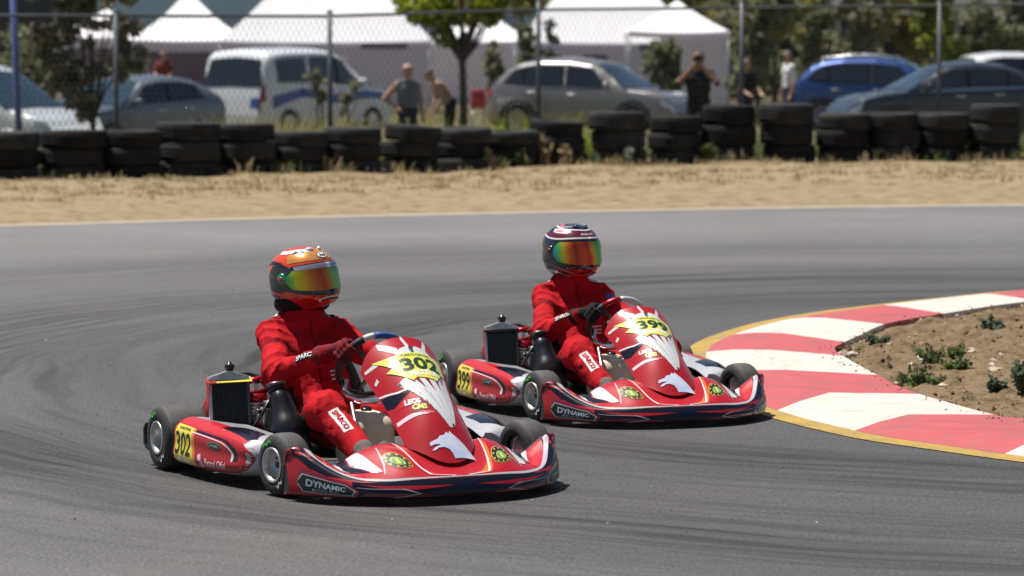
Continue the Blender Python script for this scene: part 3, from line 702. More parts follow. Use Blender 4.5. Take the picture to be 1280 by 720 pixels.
    for q, (x0, y0, x1, y1) in enumerate([(-.95, .15, -.72, .15), (-.93, .27, -.85, .25)]): D(band([(x0, y0), (x1, y1)], [.02, .03]), .0014, 'kart_white')
    D([[(-.62, .37), (-.42, .345), (.80, .31), (.72, .42), (.42, .72), (.32, .77), (.18, .77), (.05, .66), (-.15, .52), (-.38, .42)]], .0014, 'kart_white')
    for a, b, c, d in ((-.18, .36, -.02, .47), (.08, .36, .20, .50), (.36, .36, .38, .48), (.60, .33, .52, .42), (-.32, .36, -.22, .41)): D([[(a - .05, b), (a + .07, b), (c, d)]], .0018, 'kart_maroon')
    for a, b, c, d in ((.0, .5, .20, .72), (.2, .52, .26, .74), (.45, .46, .32, .72), (-.1, .46, .08, .62)): D(band([(a, b), (c, d)], [.03, .004]), .0018, 'logo_grey')
    D([[(-.98, .38), (-.60, .44), (-.38, .45), (-.62, .475), (-.86, .50), (-.99, .47)]], .0014, 'kart_navy')
    D(band([(-.99, .36), (-.68, .42), (-.36, .44)], [.012, .014, .004]), .0018, 'logo_white')
    D(band([(-.95, .62), (-.6, .63), (-.25, .66)], [.03, .03, .006]), .0016, 'logo_pink')
    D([[(.80, .50), (.97, .45), (.99, .72), (.90, .66)]], .0014, 'kart_maroon'); D(band([(.70, .42), (.84, .52), (.97, .66)], [.03, .05, .02]), .0016, 'kart_orange')
    D([[(-.9, .52), (-.45, .47), (-.25, .52), (-.5, .56)]], .0012, 'kart_bright_red')
    # crest of a wolf's head
    D([wolf(.04, .885, .58, .088)], .0020, 'logo_pale_blue'); D([ell(.30, .755, .03, .012, 10)], .003, 'ink')
    decal_text(mb, 'LEOS', S, (-.50, .535), .36, .042, .0020, 'logo_white', .05, .2, .06, .03, (.8, 0, 0), -.10, 1, -1)
    D([[(-.62, .60), (-.20, .545), (-.17, .585), (-.60, .64)]], .0014, 'kart_maroon')
    decal_text(mb, 'CMS', S, (-.39, .592), .34, .042, .0022, 'sticker_yellow', .05, .25, .06, .03, (.8, 0, 0), -.10, 1, -1)
    decal_text(mb, 'RACING TEAM', S, (-.30, .645), .34, .014, .0018, 'logo_pink', .0, 0, .06, .03, (.8, 0, 0), -.08, 1, -1)
    pn = mb.build('front_panel', k)
    star = [(-.79, .125), (-.52, .24), (-.68, .25), (-.25, .385), (-.12, .365), (.40, .39), (.65, .30), (.80, .285), (.78, .15), (.45, .155), (.27, .145), (-.35, .155), (-.53, .15)]
    mb = MB(); D([[(a * 1.0 + .015, b + .008) for a, b in star]], .0020, 'kart_maroon'); D([star], .0030, 'sticker_yellow')
    decal_text(mb, number, S, (.14, .248), .98, .108, .0042, 'ink_green', .035, .0, .06, .03, (.8, 0, 0), 0, 1, -1)
    decal_text(mb, 'MOTUL', S, (.13, .330), .80, .048, .0042, 'logo_white', .04, .0, .06, .03, (.8, 0, 0), 0, 1, -1)
    decal_text(mb, 'TURKIYE KARTING', S, (.1, .170), .70, .020, .0042, 'ink', .01, 0, .06, .03, (.8, 0, 0), 0, 1, -1)
    mb.build('number_sticker', pn)
    mb = MB(); mb.tube([(.69, -.12, .425), (.73, -.145, .385), (.80, -.15, .365), (.90, -.15, .36), (1.02, -.13, .37), (1.06, 0, .40), (1.02, .13, .37), (.86, .17, .36)], .014, 'chrome', 10)
    mb.tube([(1.06, 0, .40), (1.12, 0, .12)], .011, 'dark_steel', 8); mb.tube([(.86, -.17, .35), (1.05, -.19, .06)], .009, 'steel', 8); mb.tube([(.86, .17, .35), (1.05, .19, .06)], .009, 'steel', 8)
    mb.build('panel_bracket', k)
    # side pods
    for sg in (-1, 1):
        S = pod_surface(sg); mb = MB(); q = np.concatenate([np.linspace(0, .8, 24), np.linspace(.82, 1, 14)]); v = np.linspace(-.35, 1.6, 36)
        Q, V = np.meshgrid(q, v, indexing='ij'); G = S(Q.ravel(), V.ravel()).reshape(len(q), len(v), 3); mb.shell(G, 'kart_silver', .004, (.5, sg * .3, .1), 'black_matt')
        for e in (0, -1): vs_ = list(G[e]) + [G[e].mean(0)]; n_ = len(G[e]); mb.add(vs_, [(i, i + 1, n_) for i in range(n_ - 1)], 'kart_silver' if e else 'black_matt', False)
        D = lambda pl, off, m: decal(mb, pl, S, off, m, .05, .08, (.5, sg * .4, .1))
        rnd = [(.0, .06), (.84, .05), (.92, .12), (.95, .3), (.955, .55), (.93, .80), (.86, .92), (.4, .96), (0, .98)]
        D([[(.0, .0), (.86, .0), (.945, .10), (.97, .30), (.972, .60), (.95, .86), (.88, 1.0), (.45, 1.10), (0, 1.12)]], .0012, 'kart_silver')
        D([rnd], .0018, 'kart_red'); D([[(0, .98), (.4, .96), (.86, .92), (.88, 1.02), (.66, 1.25), (.3, 1.25), (0, 1.2)]], .0018, 'kart_bright_red')
        D([[(.5, 1.12), (.86, 1.0), (.90, 1.12), (.80, 1.4), (.55, 1.4)]], .0024, 'kart_navy')
        D(band([tuple(p) for p in smooth2([(.25, .84), (.50, .82), (.68, .76), (.775, .58), (.78, .34)], 5)], [.02] * 20 + [.01]), .0026, 'logo_white')
        D(band([tuple(p) for p in smooth2([(.25, .89), (.50, .88), (.70, .83), (.81, .62), (.82, .34)], 5)], [.045] * 20 + [.02]), .0024, 'kart_navy')
        D([[(.02, .03), (.33, .03), (.27, .5), (.265, .93), (.02, .95)]], .0030, 'pod_yellow'); D([[(.27, .5), (.33, .03), (.36, .03), (.31, .5), (.30, .93), (.265, .93)]], .0028, 'kart_orange')
        mx = 1 if sg < 0 else -1
        decal_text(mb, number, S, (.145, .52), .225, .52, .0042, 'ink', .01, 0, .05, .08, (.5, sg * .4, .1), 0, mx)
        decal_text(mb, 'MOTUL', S, (.155, .15), .20, .13, .0042, 'logo_white', .05, 0, .05, .08, (.5, sg * .4, .1), 0, mx)
        decal_text(mb, 'KARTING', S, (.15, .87), .16, .06, .0042, 'ink', .02, 0, .05, .08, (.5, sg * .4, .1), 0, mx)
        D([ell(.57, .66, .085, .085, 14)], .0030, 'logo_green'); D([ell(.57, .66, .075, .07, 14)], .0034, 'ink'); decal_text(mb, 'DYNAMIC', S, (.57, .66), .11, .07, .004, 'logo_grey', .02, .1, .05, .08, (.5, sg * .4, .1), 0, mx)
        decal_text(mb, 'Petrol Ofisi', S, (.595, .25), .255, .155, .0036, 'logo_pink', .015, 0, .05, .08, (.5, sg * .4, .1), 0, mx)
        bx = .41; D([[(bx - .045, .36), (bx - .01, .40), (bx + .02, .32), (bx + .045, .14), (bx + .012, .12), (bx - .004, .24), (bx - .035, .27)]], .0036, 'logo_pink')
        o = mb.build('side_pod', k)
    # seat
    path = smooth2([(.53, .115), (.40, .07), (.24, .06), (.11, .12), (.045, .26), (.0, .42), (-.03, .54)], 5); tg = np.gradient(path, axis=0); tg /= np.linalg.norm(tg, axis=1, keepdims=True); nn = np.stack([tg[:, 1], -tg[:, 0]], 1)
    if nn[10][1] < 0: nn = -nn
    w = np.linspace(-1, 1, 25); P = np.zeros((len(path), 25, 3)); hw = herm([0, .3, .7, 1], [.16, .205, .215, .15], np.linspace(0, 1, len(path))); sd_ = herm([0, .25, .6, 1], [.02, .15, .12, .03], np.linspace(0, 1, len(path)))
    for j, q in enumerate(w):
        rise = sd_ * np.abs(q)**3.2; P[:, j, 0] = path[:, 0] + nn[:, 0] * rise; P[:, j, 2] = path[:, 1] + nn[:, 1] * rise; P[:, j, 1] = q * hw
    mb = MB(); mb.grid(P, 'seat_black'); st = mb.build('seat', k, solid=.01, offset=1)
    mb = MB()
    for sg in (-1, 1): mb.tube([(-.02, sg * .19, .33), (0.0, sg * .30, .15)], .008, 'steel', 6)
    mb.pieces('seat_stay', k)
    # steering
    wc = Vector(var['wheel']); e1 = Vector((0, -1, 0)); e2 = Vector((.5, 0, .866)); nw = Vector((-.866, 0, .5)); Rw = .155
    rim = MB(); seg_ = var['grips']
    for (a0, a1, m, r_) in seg_:
        n_ = max(3, int((a1 - a0) / 9)); pts = [wc + (e1 * math.cos(R(a0 + (a1 - a0) * i / n_)) + e2 * math.sin(R(a0 + (a1 - a0) * i / n_))) * Rw for i in range(n_ + 1)]
        rim.tube(pts, r_, m, 10, True)
    sw = rim.build('steering_wheel', k)
    mb = MB()
    for a in (25, 155, 270): mb.tube([wc - nw * .02, wc - nw * .012 + (e1 * math.cos(R(a + 18)) + e2 * math.sin(R(a + 18))) * (Rw - .01)], [.014, .008], 'dark_steel', 8)
    mb.lathe([(0, 0), (.04, 0), (.045, .01), (.04, .03), (0, .03)], wc - nw * .03, nw, 'black_plastic', 16); mb.build('spokes', sw)
    mb = MB(); mb.tube([wc - nw * .03, wc - nw * .45], .010, 'steel', 8); mb.tube([wc - nw * .45, (1.06, 0, .09)], .010, 'steel', 8); mb.build('steering_column', k)
    # fuel tank, pedals
    rb = lambda c, d, r: (lambda P, _: np.sqrt((np.maximum(np.abs(P - np.array(c, np.float32)) - np.array(d, np.float32), 0)**2).sum(1)) - r)
    tk = blob('fuel_tank', [((.58, -.05, .06), (.84, .05, .26), .09, .05)], .02, .009, ['tank_cream'], None, k, extra=rb((.70, -.035, .165), (.035, .030, .045), .085), disp=lambda P: .003 * wave(P, 4, 40))
    mb = MB(); mb.lathe([(0, 0), (.024, 0), (.024, .02), (0, .02)], (.70, -.03, .288), (.3, 0, 1), 'black_plastic', 12); mb.build('fuel_cap', tk)
    mb = MB()
    for sg in (-1, 1): mb.tube([(1.2, sg * .10, .05), (1.17, sg * .16, .16), (1.17, sg * .24, .165)], .007, 'steel', 8)
    mb.pieces('foot_lever', k)
    mb = MB(); mb.tube([(.98, -.30, .07), (1.18, -.16, .10)], .008, 'black_matt', 8); mb.tube([(.98, .30, .07), (1.18, .16, .10)], .008, 'black_matt', 8); mb.lathe([(0, -.02), (.018, -.02), (.018, .02), (0, .02)], (1.0, -.31, .09), (0, 0, 1), 'hose_blue', 10); mb.tube([(.92, -.36, .10), (.99, -.31, .11), (1.08, -.33, .10)], .007, 'hose_blue', 6); mb.pieces('brake_line', k)
    # engine on the right-hand side
    e = bpy.data.objects.new('engine', None); col.objects.link(e); e.parent = k; e.location = (.20, -.36, .06); e.empty_display_size = .05
    mb = MB(); mb.box((0, 0, .07), (.18, .15, .13), 'alloy', bev=.02); mb.box((.0, .0, .015), (.22, .18, .02), 'dark_steel', bev=.004); mb.lathe([(0, -.1), (.06, -.1), (.065, -.085), (.065, .0), (0, 0)], (-.02, -.01, .075), (0, 1, 0), 'dark_steel', 20); mb.build('crankcase', e)
    mb = MB()
    for q in range(7): mb.box((.04 + q * .004, .0, .15 + q * .016), (.115, .115, .007), 'alloy', bev=.002)
    mb.lathe([(0, 0), (.045, 0), (.045, .14), (0, .14)], (.04, 0, .13), (.2, 0, 1), 'alloy', 16); mb.build('cylinder', e)
    mb = MB(); mb.lathe([(0, 0), (.05, 0), (.052, .012), (.045, .03), (0, .034)], (.07, 0, .262), (.2, 0, 1), 'anodised_red', 18); mb.tube([(.075, 0, .29), (.08, 0, .33)], .010, 'logo_white', 8); mb.tube([(.08, 0, .33), (.09, .03, .345), (.06, .10, .30)], .006, 'black_matt', 6); mb.build('cylinder_head', e)
    mb = MB(); mb.tube([(.10, .0, .17), (.19, -.01, .19)], .03, 'alloy', 12); mb.box((.20, 0, .19), (.05, .06, .09), 'alloy', bev=.008); mb.lathe([(0, 0), (.02, 0), (.02, .03), (0, .03)], (.20, 0, .235), (0, 0, 1), 'dark_steel', 12)
    for q in range(5): mb.lathe([(0, 0), (.011, 0), (.011, .02), (0, .02)], (.16 + .02 * q, -.04 + .012 * (q % 3), .13 + .03 * (q % 4)), (0, -1, .2), ['chrome', 'anodised_red', 'alloy', 'dark_steel', 'chrome'][q], 8)
    mb.build('carburettor', e)
    mb = MB(); mb.tube([(.05, .04, .27), (.02, .10, .33), (-.05, .02, .36), (-.07, -.12, .36)], .011, 'black_matt', 8); mb.tube([(.12, -.03, .10), (.20, -.06, .16), (.24, -.02, .25), (.15, .05, .30)], .008, 'dark_steel', 8); mb.tube([(.16, -.03, .30), (.22, .02, .33), (.27, .0, .28)], .007, 'anodised_red', 8); mb.pieces('hose', e)
    blob('airbox', [((.455, -.335, .365), (.475, -.33, .33), .034, .040), ((.475, -.33, .33), (.53, -.32, .20), .047, .085), ((.53, -.32, .20), (.60, -.30, .13), .085, .060)], .02, .009, ['black_plastic'], None, k)
    mb = MB(); mb.tube([(.445, -.337, .385), (.452, -.335, .372)], .041, 'black_matt', 16); mb.tube([(.44, -.337, .40), (.445, -.337, .387)], .045, 'dark_steel', 16); mb.tube([(.40, -.34, .31), (.43, -.338, .39)], .026, 'alloy', 12); mb.build('intake_neck', k)
    # red chain guard behind the radiator
    mb = MB(); mb.lathe([(0, -.03), (.070, -.03), (.086, -.022), (.090, .02), (.07, .03), (0, .03)], (.02, -.455, .225), (0, 1, 0), 'anodised_red', 22); mb.box((.09, -.43, .12), (.12, .05, .09), 'anodised_red', bev=.012); mb.build('chain_guard', k)
    mb = MB(); mb.lathe([(.03, -.004), (.095, -.004), (.095, .004), (.03, .004), (.03, -.004)], (0, .30, .141), (0, 1, 0), 'steel', 28); mb.build('brake_disc', k)
    # exhaust on the far side of the engine
    mb = MB(); mb.tube([(.22, .40, .14), (.05, .46, .15), (-.10, .44, .16), (-.16, .30, .16)], [.03, .04, .045, .03], 'alloy', 12); mb.build('exhaust', k)
    # radiator
    r = bpy.data.objects.new('radiator', None); col.objects.link(r); r.parent = k; r.location = (.315, -.49, .10); r.rotation_euler = (R(2), R(-6), R(-16)); r.empty_display_size = .05
    hgt = .30; wd = .165
    mb = MB(); mb.box((-.018, 0, hgt / 2), (.036, wd - .012, hgt), 'black_matt'); mb.build('core', r)
    mb = MB()
    for q in range(var['fins']): mb.box((.006, -wd / 2 + .012 + (wd - .024) * q / (var['fins'] - 1), hgt / 2), (.016, .0035, hgt - .02), 'black_plastic')
    tag(mb.build('fins', r), kind='stuff')
    mb = MB()
    for sg in (-1, 1): mb.box((-.005, sg * wd / 2, hgt / 2), (.05, .014, hgt + .01), 'steel' if sg < 0 else 'dark_steel', bev=.003)
    mb.pieces('side_plate', r)
    mb = MB()
    if var['strip']:
        mb.add([(.025, -wd / 2 - .012, hgt + .002), (.03, wd / 2 + .018, hgt + .002), (-.01, wd / 2 + .012, hgt + .022), (-.01, -wd / 2 - .012, hgt + .022)], [(0, 1, 2, 3)], 'pod_yellow', False)
        mb.add([(.027, -wd / 2 - .014, hgt + .004), (.027, -wd / 2 + .028, hgt + .004), (-.01, -wd / 2 + .02, hgt + .0235), (-.01, -wd / 2 - .014, hgt + .0235)], [(0, 1, 2, 3)], 'kart_bright_red', False)
        mb.add([(.012, -wd / 2 - .012, hgt - .12), (.026, -wd / 2 - .004, hgt - .01), (.026, -wd / 2 + .026, hgt + .003), (-.01, -wd / 2 - .014, hgt + .02), (-.03, -wd / 2 - .013, hgt - .03)], [(0, 1, 2, 3), (0, 3, 4)], 'kart_bright_red', False)
    else: mb.box((.012, 0, hgt + .006), (.05, wd + .02, .014), 'black_plastic', bev=.003); mb.add([(.012, -wd / 2 - .010, hgt - .15), (.026, -wd / 2 + .0, hgt - .01), (-.01, -wd / 2 - .012, hgt + .01), (-.03, -wd / 2 - .012, hgt - .03)], [(0, 1, 2, 3)], 'kart_red', False)
    mb.build('deflector', r, solid=.003)
    mb = MB(); P = np.array([[(x, y, hgt + z0 + (.024 * (1 - abs(y) / (wd / 2)) if top else 0)) for x, z0, top in ((.016, .012, 0), (.012, .026, 1), (-.045, .030, 1), (-.05, .01, 0))] for y in np.linspace(-wd / 2 - .006, wd / 2 + .006, 9)]); mb.grid(P, 'alloy', False)
    for e_ in (0, -1): mb.add(list(P[e_]), [(0, 1, 2, 3)], 'alloy', False)
    mb.build('top_tank', r, fixn=True)
    mb = MB(); mb.lathe([(0, 0), (.017, 0), (.018, .010), (.022, .012), (.022, .028), (.011, .031), (.010, .040), (0, .042)], (-.02, .01, hgt + .05), (0, 0, 1), 'black_plastic', 16); mb.build('cap', r)
    mb = MB(); mb.tube([(-.03, wd / 2, hgt - .0), (-.05, wd / 2 + .06, hgt + .01), (-.1, wd / 2 + .10, hgt - .03)], .014, 'anodised_red', 10); mb.tube([(-.03, wd / 2, .02), (-.08, wd / 2 + .05, .03)], .014, 'black_matt', 10); mb.pieces('coolant_hose', r)
    return k, wc, e1, e2, nw, Rw

# ------------------------------------------------------------------ drivers
def fabric(name, c, c2):
    m = mat(name, c, 0.85, c2=c2, vscale=7, spec=0.15); nt = m.node_tree; L = nt.links.new; N = nt.nodes.new
    tc = N('ShaderNodeTexCoord'); hs = []
    for sc, ds in ((6.5, 1.0), (15.0, 0.6)):                  # sharp-edged cloth folds
        n = N('ShaderNodeTexNoise'); n.inputs['Scale'].default_value = sc; n.inputs['Detail'].default_value = 0.5; n.inputs['Distortion'].default_value = ds; L(tc.outputs['Object'], n.inputs[0])
        a = N('ShaderNodeMath'); a.operation = 'SUBTRACT'; a.inputs[1].default_value = 0.5; L(n.outputs['Fac'], a.inputs[0]); b = N('ShaderNodeMath'); b.operation = 'ABSOLUTE'; L(a.outputs[0], b.inputs[0])
        p_ = N('ShaderNodeMath'); p_.operation = 'POWER'; p_.inputs[1].default_value = 0.85; L(b.outputs[0], p_.inputs[0]); hs.append(p_.outputs[0])
    ad = N('ShaderNodeMath'); ad.operation = 'MULTIPLY_ADD'; ad.inputs[1].default_value = 0.4; L(hs[1], ad.inputs[0]); L(hs[0], ad.inputs[2])
    bp = N('ShaderNodeBump'); bp.inputs['Strength'].default_value = 0.42; bp.inputs['Distance'].default_value = 0.028; L(ad.outputs[0], bp.inputs['Height']); L(bp.outputs[0], nt.nodes['Principled BSDF'].inputs['Normal'])
fabric('suit_red', (0.50, 0.009, 0.015), (0.34, 0.006, 0.011)); fabric('suit_dark_red', (0.22, 0.004, 0.010), (0.17, 0.004, 0.008)); fabric('suit_black', (0.018, 0.014, 0.018), (0.012, 0.01, 0.012))
fabric('glove_red', (0.26, 0.02, 0.028), (0.04, 0.010, 0.012)); fabric('glove_black', (0.012, 0.012, 0.013), (0.02, 0.02, 0.021)); fabric('patch_white', (0.78, 0.74, 0.74), (0.70, 0.66, 0.66)); fabric('boot_grey', (0.16, 0.13, 0.13), (0.08, 0.07, 0.07)); fabric('neck_foam', (0.012, 0.012, 0.012), (0.016, 0.016, 0.016))
mat('shell_orange', (0.70, 0.075, 0.02), 0.22, coat=1.0, c2=(0.62, 0.045, 0.015), vscale=6); mat('shell_gold', (0.70, 0.34, 0.08), 0.25, coat=1.0, metal=0.3, c2=(0.62, 0.22, 0.04), vscale=10); mat('shell_black', (0.010, 0.011, 0.014), 0.2, coat=1.0); mat('shell_white', (0.78, 0.76, 0.74), 0.25, coat=1.0); mat('shell_dark_red', (0.38, 0.012, 0.012), 0.25, coat=1.0)
mat('shell_navy', (0.008, 0.012, 0.028), 0.2, coat=1.0); mat('shell_burgundy', (0.115, 0.006, 0.022), 0.25, coat=1.0); mat('shell_pink', (0.70, 0.10, 0.17), 0.25, coat=1.0); mat('shell_green', (0.02, 0.30, 0.16), 0.2, metal=0.5, coat=1); mat('shell_silver', (0.50, 0.50, 0.53), 0.25, metal=0.5, coat=1.0); mat('shell_grey', (0.16, 0.15, 0.16), 0.3, coat=1)
def visor_mat(name, stops):
    m = bpy.data.materials.new(name); m.use_nodes = True; nt = m.node_tree; L = nt.links.new; N = nt.nodes.new; p = nt.nodes['Principled BSDF']
    p.inputs['Metallic'].default_value = 0.25; p.inputs['Roughness'].default_value = 0.2; p.inputs['Specular IOR Level'].default_value = 0.3; p.inputs['Coat Weight'].default_value = 0.35; p.inputs['Coat Roughness'].default_value = 0.03
    tc = N('ShaderNodeTexCoord'); s = N('ShaderNodeSeparateXYZ'); L(tc.outputs['Object'], s.inputs[0])
    at = N('ShaderNodeMath'); at.operation = 'ARCTAN2'; L(s.outputs['Y'], at.inputs[0]); L(s.outputs['X'], at.inputs[1])
    nz = N('ShaderNodeTexNoise'); nz.inputs['Scale'].default_value = 14; L(tc.outputs['Object'], nz.inputs[0])
    ad = N('ShaderNodeMath'); ad.operation = 'MULTIPLY_ADD'; ad.inputs[1].default_value = 0.16; L(nz.outputs['Fac'], ad.inputs[0]); L(at.outputs[0], ad.inputs[2])
    zz = N('ShaderNodeMath'); zz.operation = 'MULTIPLY_ADD'; zz.inputs[1].default_value = 1.0; L(s.outputs['Z'], zz.inputs[0]); L(ad.outputs[0], zz.inputs[2])
    mr = N('ShaderNodeMapRange'); mr.inputs[1].default_value = -1.4; mr.inputs[2].default_value = 1.4; L(zz.outputs[0], mr.inputs[0])
    rp = N('ShaderNodeValToRGB'); el = rp.color_ramp.elements
    while len(el) < len(stops): el.new(0.5)
    for e, (q, c) in zip(el, stops): e.position = q; e.color = tuple(c) + (1,)
    L(mr.outputs[0], rp.inputs[0]); L(rp.outputs[0], p.inputs['Base Color']); M[name] = m
visor_mat('visor_iridium', [(0, (.02, .30, .12)), (.08, (.15, .50, .06)), (.15, (.55, .62, .02)), (.24, (.72, .45, .01)), (.33, (.66, .17, .01)), (.43, (.50, .06, .01)), (.50, (.55, .20, .02)), (.57, (.20, .5, .06)), (.66, (.03, .40, .22)), (1, (.02, .2, .4))])
visor_mat('visor_fire', [(0, (.01, .05, .25)), (.06, (.01, .30, .35)), (.13, (.10, .50, .08)), (.20, (.65, .45, .02)), (.27, (.80, .18, .01)), (.34, (.42, .02, .01)), (.42, (.72, .09, .01)), (.50, (.55, .03, .01)), (.56, (.70, .35, .02)), (.62, (.10, .45, .08)), (1, (.01, .2, .2))])

def helmet_fn():
    def f(lon, lat, off=0.0):
        lo, la = np.radians(np.asarray(lon, float)), np.radians(np.asarray(lat, float))
        d = np.stack([np.cos(la) * np.cos(lo), np.cos(la) * np.sin(lo), np.sin(la)], -1)
        fr = 1 / (1 + np.exp(-d[..., 0] * 8)); up = 1 / (1 + np.exp(-d[..., 2] * 8))
        ax = .146 + .002 * fr; ay = .124; az = .138 * (1 - up) + .133 * up; p = 2.35
        r = (np.abs(d[..., 0] / ax)**p + np.abs(d[..., 1] / ay)**p + np.abs(d[..., 2] / az)**p)**(-1 / p)
        chin = np.exp(-((np.degrees(la) + 30) / 20)**2) * np.clip(d[..., 0], 0, 1)**1.5; r = r * (1 + .16 * chin)
        spo = np.exp(-((np.degrees(la) - 24) / 13)**2) * np.clip(-d[..., 0], 0, 1)**3; r = r * (1 + .07 * spo)
        low = np.clip((-np.degrees(la) - 40) / 30, 0, 1) * np.clip(-d[..., 0], 0, 1); r = r * (1 - .10 * low)
        z = d[..., 2] * r; k = np.where(z < -.132, -.132 / np.minimum(z, -1e-6), 1.0); r = r * k + off
        return d * r[..., None]
    return f
HF = helmet_fn()
def make_helmet(parent, loc, yaw, pitch, roll, style):
    o_loc = Vector(loc); mb = MB()
    lon = np.linspace(-180, 180, 73)[:-1]; lat = np.linspace(-90, 90, 46)
    LO, LA = np.meshgrid(lon, lat, indexing='ij'); G = HF(LO, LA); base = 'shell_orange' if style == 1 else 'shell_navy'
    mb.grid(G, base, True, True)
    S = lambda u, v: HF(u, v); D = lambda pl, off, m: decal(mb, pl, S, off, m, 8, 6)
    two = lambda pl: [[(a, b) for a, b in pl], [(-a, b) for a, b in pl]]
    D([[(-178, -76), (178, -76), (178, -88), (-178, -88)]], .001, 'shell_black')
    D([[(-92, -19), (-60, -22), (0, -23), (60, -22), (92, -19), (98, -4), (94, 14), (70, 26), (0, 29), (-70, 26), (-94, 14), (-98, -4)]], .0015, 'shell_black')
    if style == 1:
        D([[(-80, 32), (0, 33), (80, 32), (88, 48), (50, 60), (0, 62), (-50, 60), (-88, 48)]], .0012, 'shell_gold')
        for pl in two([(20, 52), (70, 54), (120, 48), (125, 56), (70, 64), (25, 62)]): D([pl], .0018, 'shell_white')
        for pl in two([(40, 50), (75, 51), (68, 57), (46, 56)]): D([pl], .0024, 'shell_black')
        for pl in two([(62, -12), (100, -24), (128, -18), (135, 6), (122, 26), (98, 32), (78, 26)]): D([pl], .0016, 'shell_black')
        for pl in two([(95, 34), (140, 24), (160, 10), (150, 24), (130, 34)]): D([pl], .0016, 'shell_black')
        for pl in two([(100, -32), (150, -26), (165, -36), (140, -44), (105, -42)]): D([pl], .0016, 'shell_silver')
        for pl in two([(105, -30), (160, -20), (170, -24), (110, -36)]): D([pl], .0020, 'shell_black')
        for pl in two([(20, -30), (60, -26), (105, -46), (60, -50), (25, -44)]): D([pl], .0014, 'shell_dark_red')
        for pl in two([(10, -50), (70, -54), (130, -56), (130, -70), (10, -70)]): D([pl], .0014, 'shell_dark_red')
        D([ell(0, 41, 15, 6.5, 18)], .0024, 'ink'); D([ell(0, 41, 13.5, 5.6, 18)], .0030, 'shell_white'); decal_text(mb, 'Arai', S, (0, 41), 18, 6, .0036, 'ink', .04, 0, 4, 3)
        D(band([(-24, -30), (-12, -27), (12, -27), (24, -30)], 5), .0030, 'shell_white'); D(band([(-20, -30), (-10, -28), (10, -28), (20, -30)], 2.6), .0036, 'ink')
        D([ell(0, -46, 5, 5, 12)], .0026, 'shell_white'); D([ell(1.2, -46, 3.8, 3.8, 12)], .0032, 'shell_dark_red')
    else:
        D([[(-120, 30), (0, 28), (120, 30), (125, 42), (60, 46), (0, 44), (-60, 46), (-125, 42)]], .0012, 'shell_burgundy')
        D(band([(-150, 34), (-110, 30), (-60, 29), (0, 29.5), (60, 29), (110, 30), (150, 34)], 3), .0022, 'shell_white')
        for pl in two([(48, 40), (100, 44), (108, 53), (60, 54)]): D([pl], .0018, 'shell_white')
        for s in (1, -1): decal_text(mb, 'TONELLI', S, (s * 78, 47.5), 36, 5, .0026, 'shell_pink', .03, .1, 4, 3)
        decal_text(mb, 'BORA OZ', S, (0, 37), 34, 3.5, .0026, 'shell_white', .03, 0, 4, 3)
        for s in (1, -1): D(band([(s * a, b) for a, b in [(0, 47), (50, 50), (95, 58), (150, 62), (175, 55)]], [2.5, 3, 4, 4, 3]), .0022, 'shell_white')
        for pl in two([(75, 62), (110, 64), (150, 72), (90, 76)]): D([pl], .0018, 'shell_pink')
        for s in (1, -1): D(band([(s * a, b) for a, b in [(35, 62), (70, 60), (120, 60)]], [5, 6, 3]), .0020, 'shell_silver')
        for s in (1, -1):
            D(band([(s * a, b) for a, b in [(30, -36), (70, -30), (110, -26), (160, -10)]], [4, 5, 5, 2]), .0018, 'shell_grey')
            D(band([(s * a, b) for a, b in [(38, -48), (80, -42), (120, -40), (165, -26)]], [4, 6, 6, 2]), .0018, 'shell_silver')
            D(band([(s * a, b) for a, b in [(42, -58), (85, -54), (130, -50)]], [3, 5, 2]), .0020, 'shell_pink')
        D([[(-42, -26), (0, -27), (42, -26), (46, -44), (34, -66), (0, -70), (-34, -66), (-46, -44)]], .0014, 'shell_dark_red')
        D(band([(-30, -40), (0, -38), (30, -40)], 3), .0024, 'shell_pink'); D(band([(-20, -33), (0, -32), (20, -33)], 2.5), .0026, 'ink')
        for pl in two([(95, -14), (130, -10), (145, 10), (120, 24), (98, 16)]): D([pl], .0016, 'shell_black')
    h = mb.build('helmet', parent, loc); h.scale = (1.06, 1.06, 1.06) if style == 1 else (1.12, 1.12, 1.12); h.rotation_euler = (R(roll), R(pitch), R(yaw))
    mb = MB(); us = np.linspace(-84, 84, 49); vs2 = np.linspace(0, 1, 16); G = np.zeros((49, 16, 3))
    for i, u in enumerate(us):
        k_ = min(1, (84 - abs(u)) / 22 + .25); lo_ = 1 - (16 if style == 1 else 19) * k_; hi_ = 1 + (17 if style == 1 else 21) * k_; G[i] = HF(np.full(16, u), lo_ + (hi_ - lo_) * vs2, .0045)
    mb.grid(G, 'visor_iridium' if style == 1 else 'visor_fire'); v = mb.build('visor', h)
    if style == 1:
        mb = MB(); decal(mb, [[(-62, 17.5), (0, 18.5), (62, 17.5), (66, 24), (0, 27), (-66, 24)]], lambda u, v: HF(u, v, .0048), .0006, 'shell_silver', 8, 4); decal_text(mb, 'RACING', lambda u, v: HF(u, v, .0048), (12, 22), 36, 3, .0012, 'hose_blue', .02, 0, 4, 3); mb.build('visor_strip', h)
    for s in (1, -1):
        mb = MB(); c = HF(s * 92, 4); n = np.array([0.1 * 1, s, 0]); n = n / np.linalg.norm(n); mb.lathe([(0, .006), (.016, .006), (.022, .002), (.024, -.004)], c + n * .004, n, 'shell_green' if style == 1 else 'shell_black', 16); mb.lathe([(0, .010), (.008, .010), (.010, .005)], c + n * .004, n, 'shell_dark_red' if style == 1 else 'dark_steel', 12)
        mb.build('visor_pivot', h)
    mb = MB()
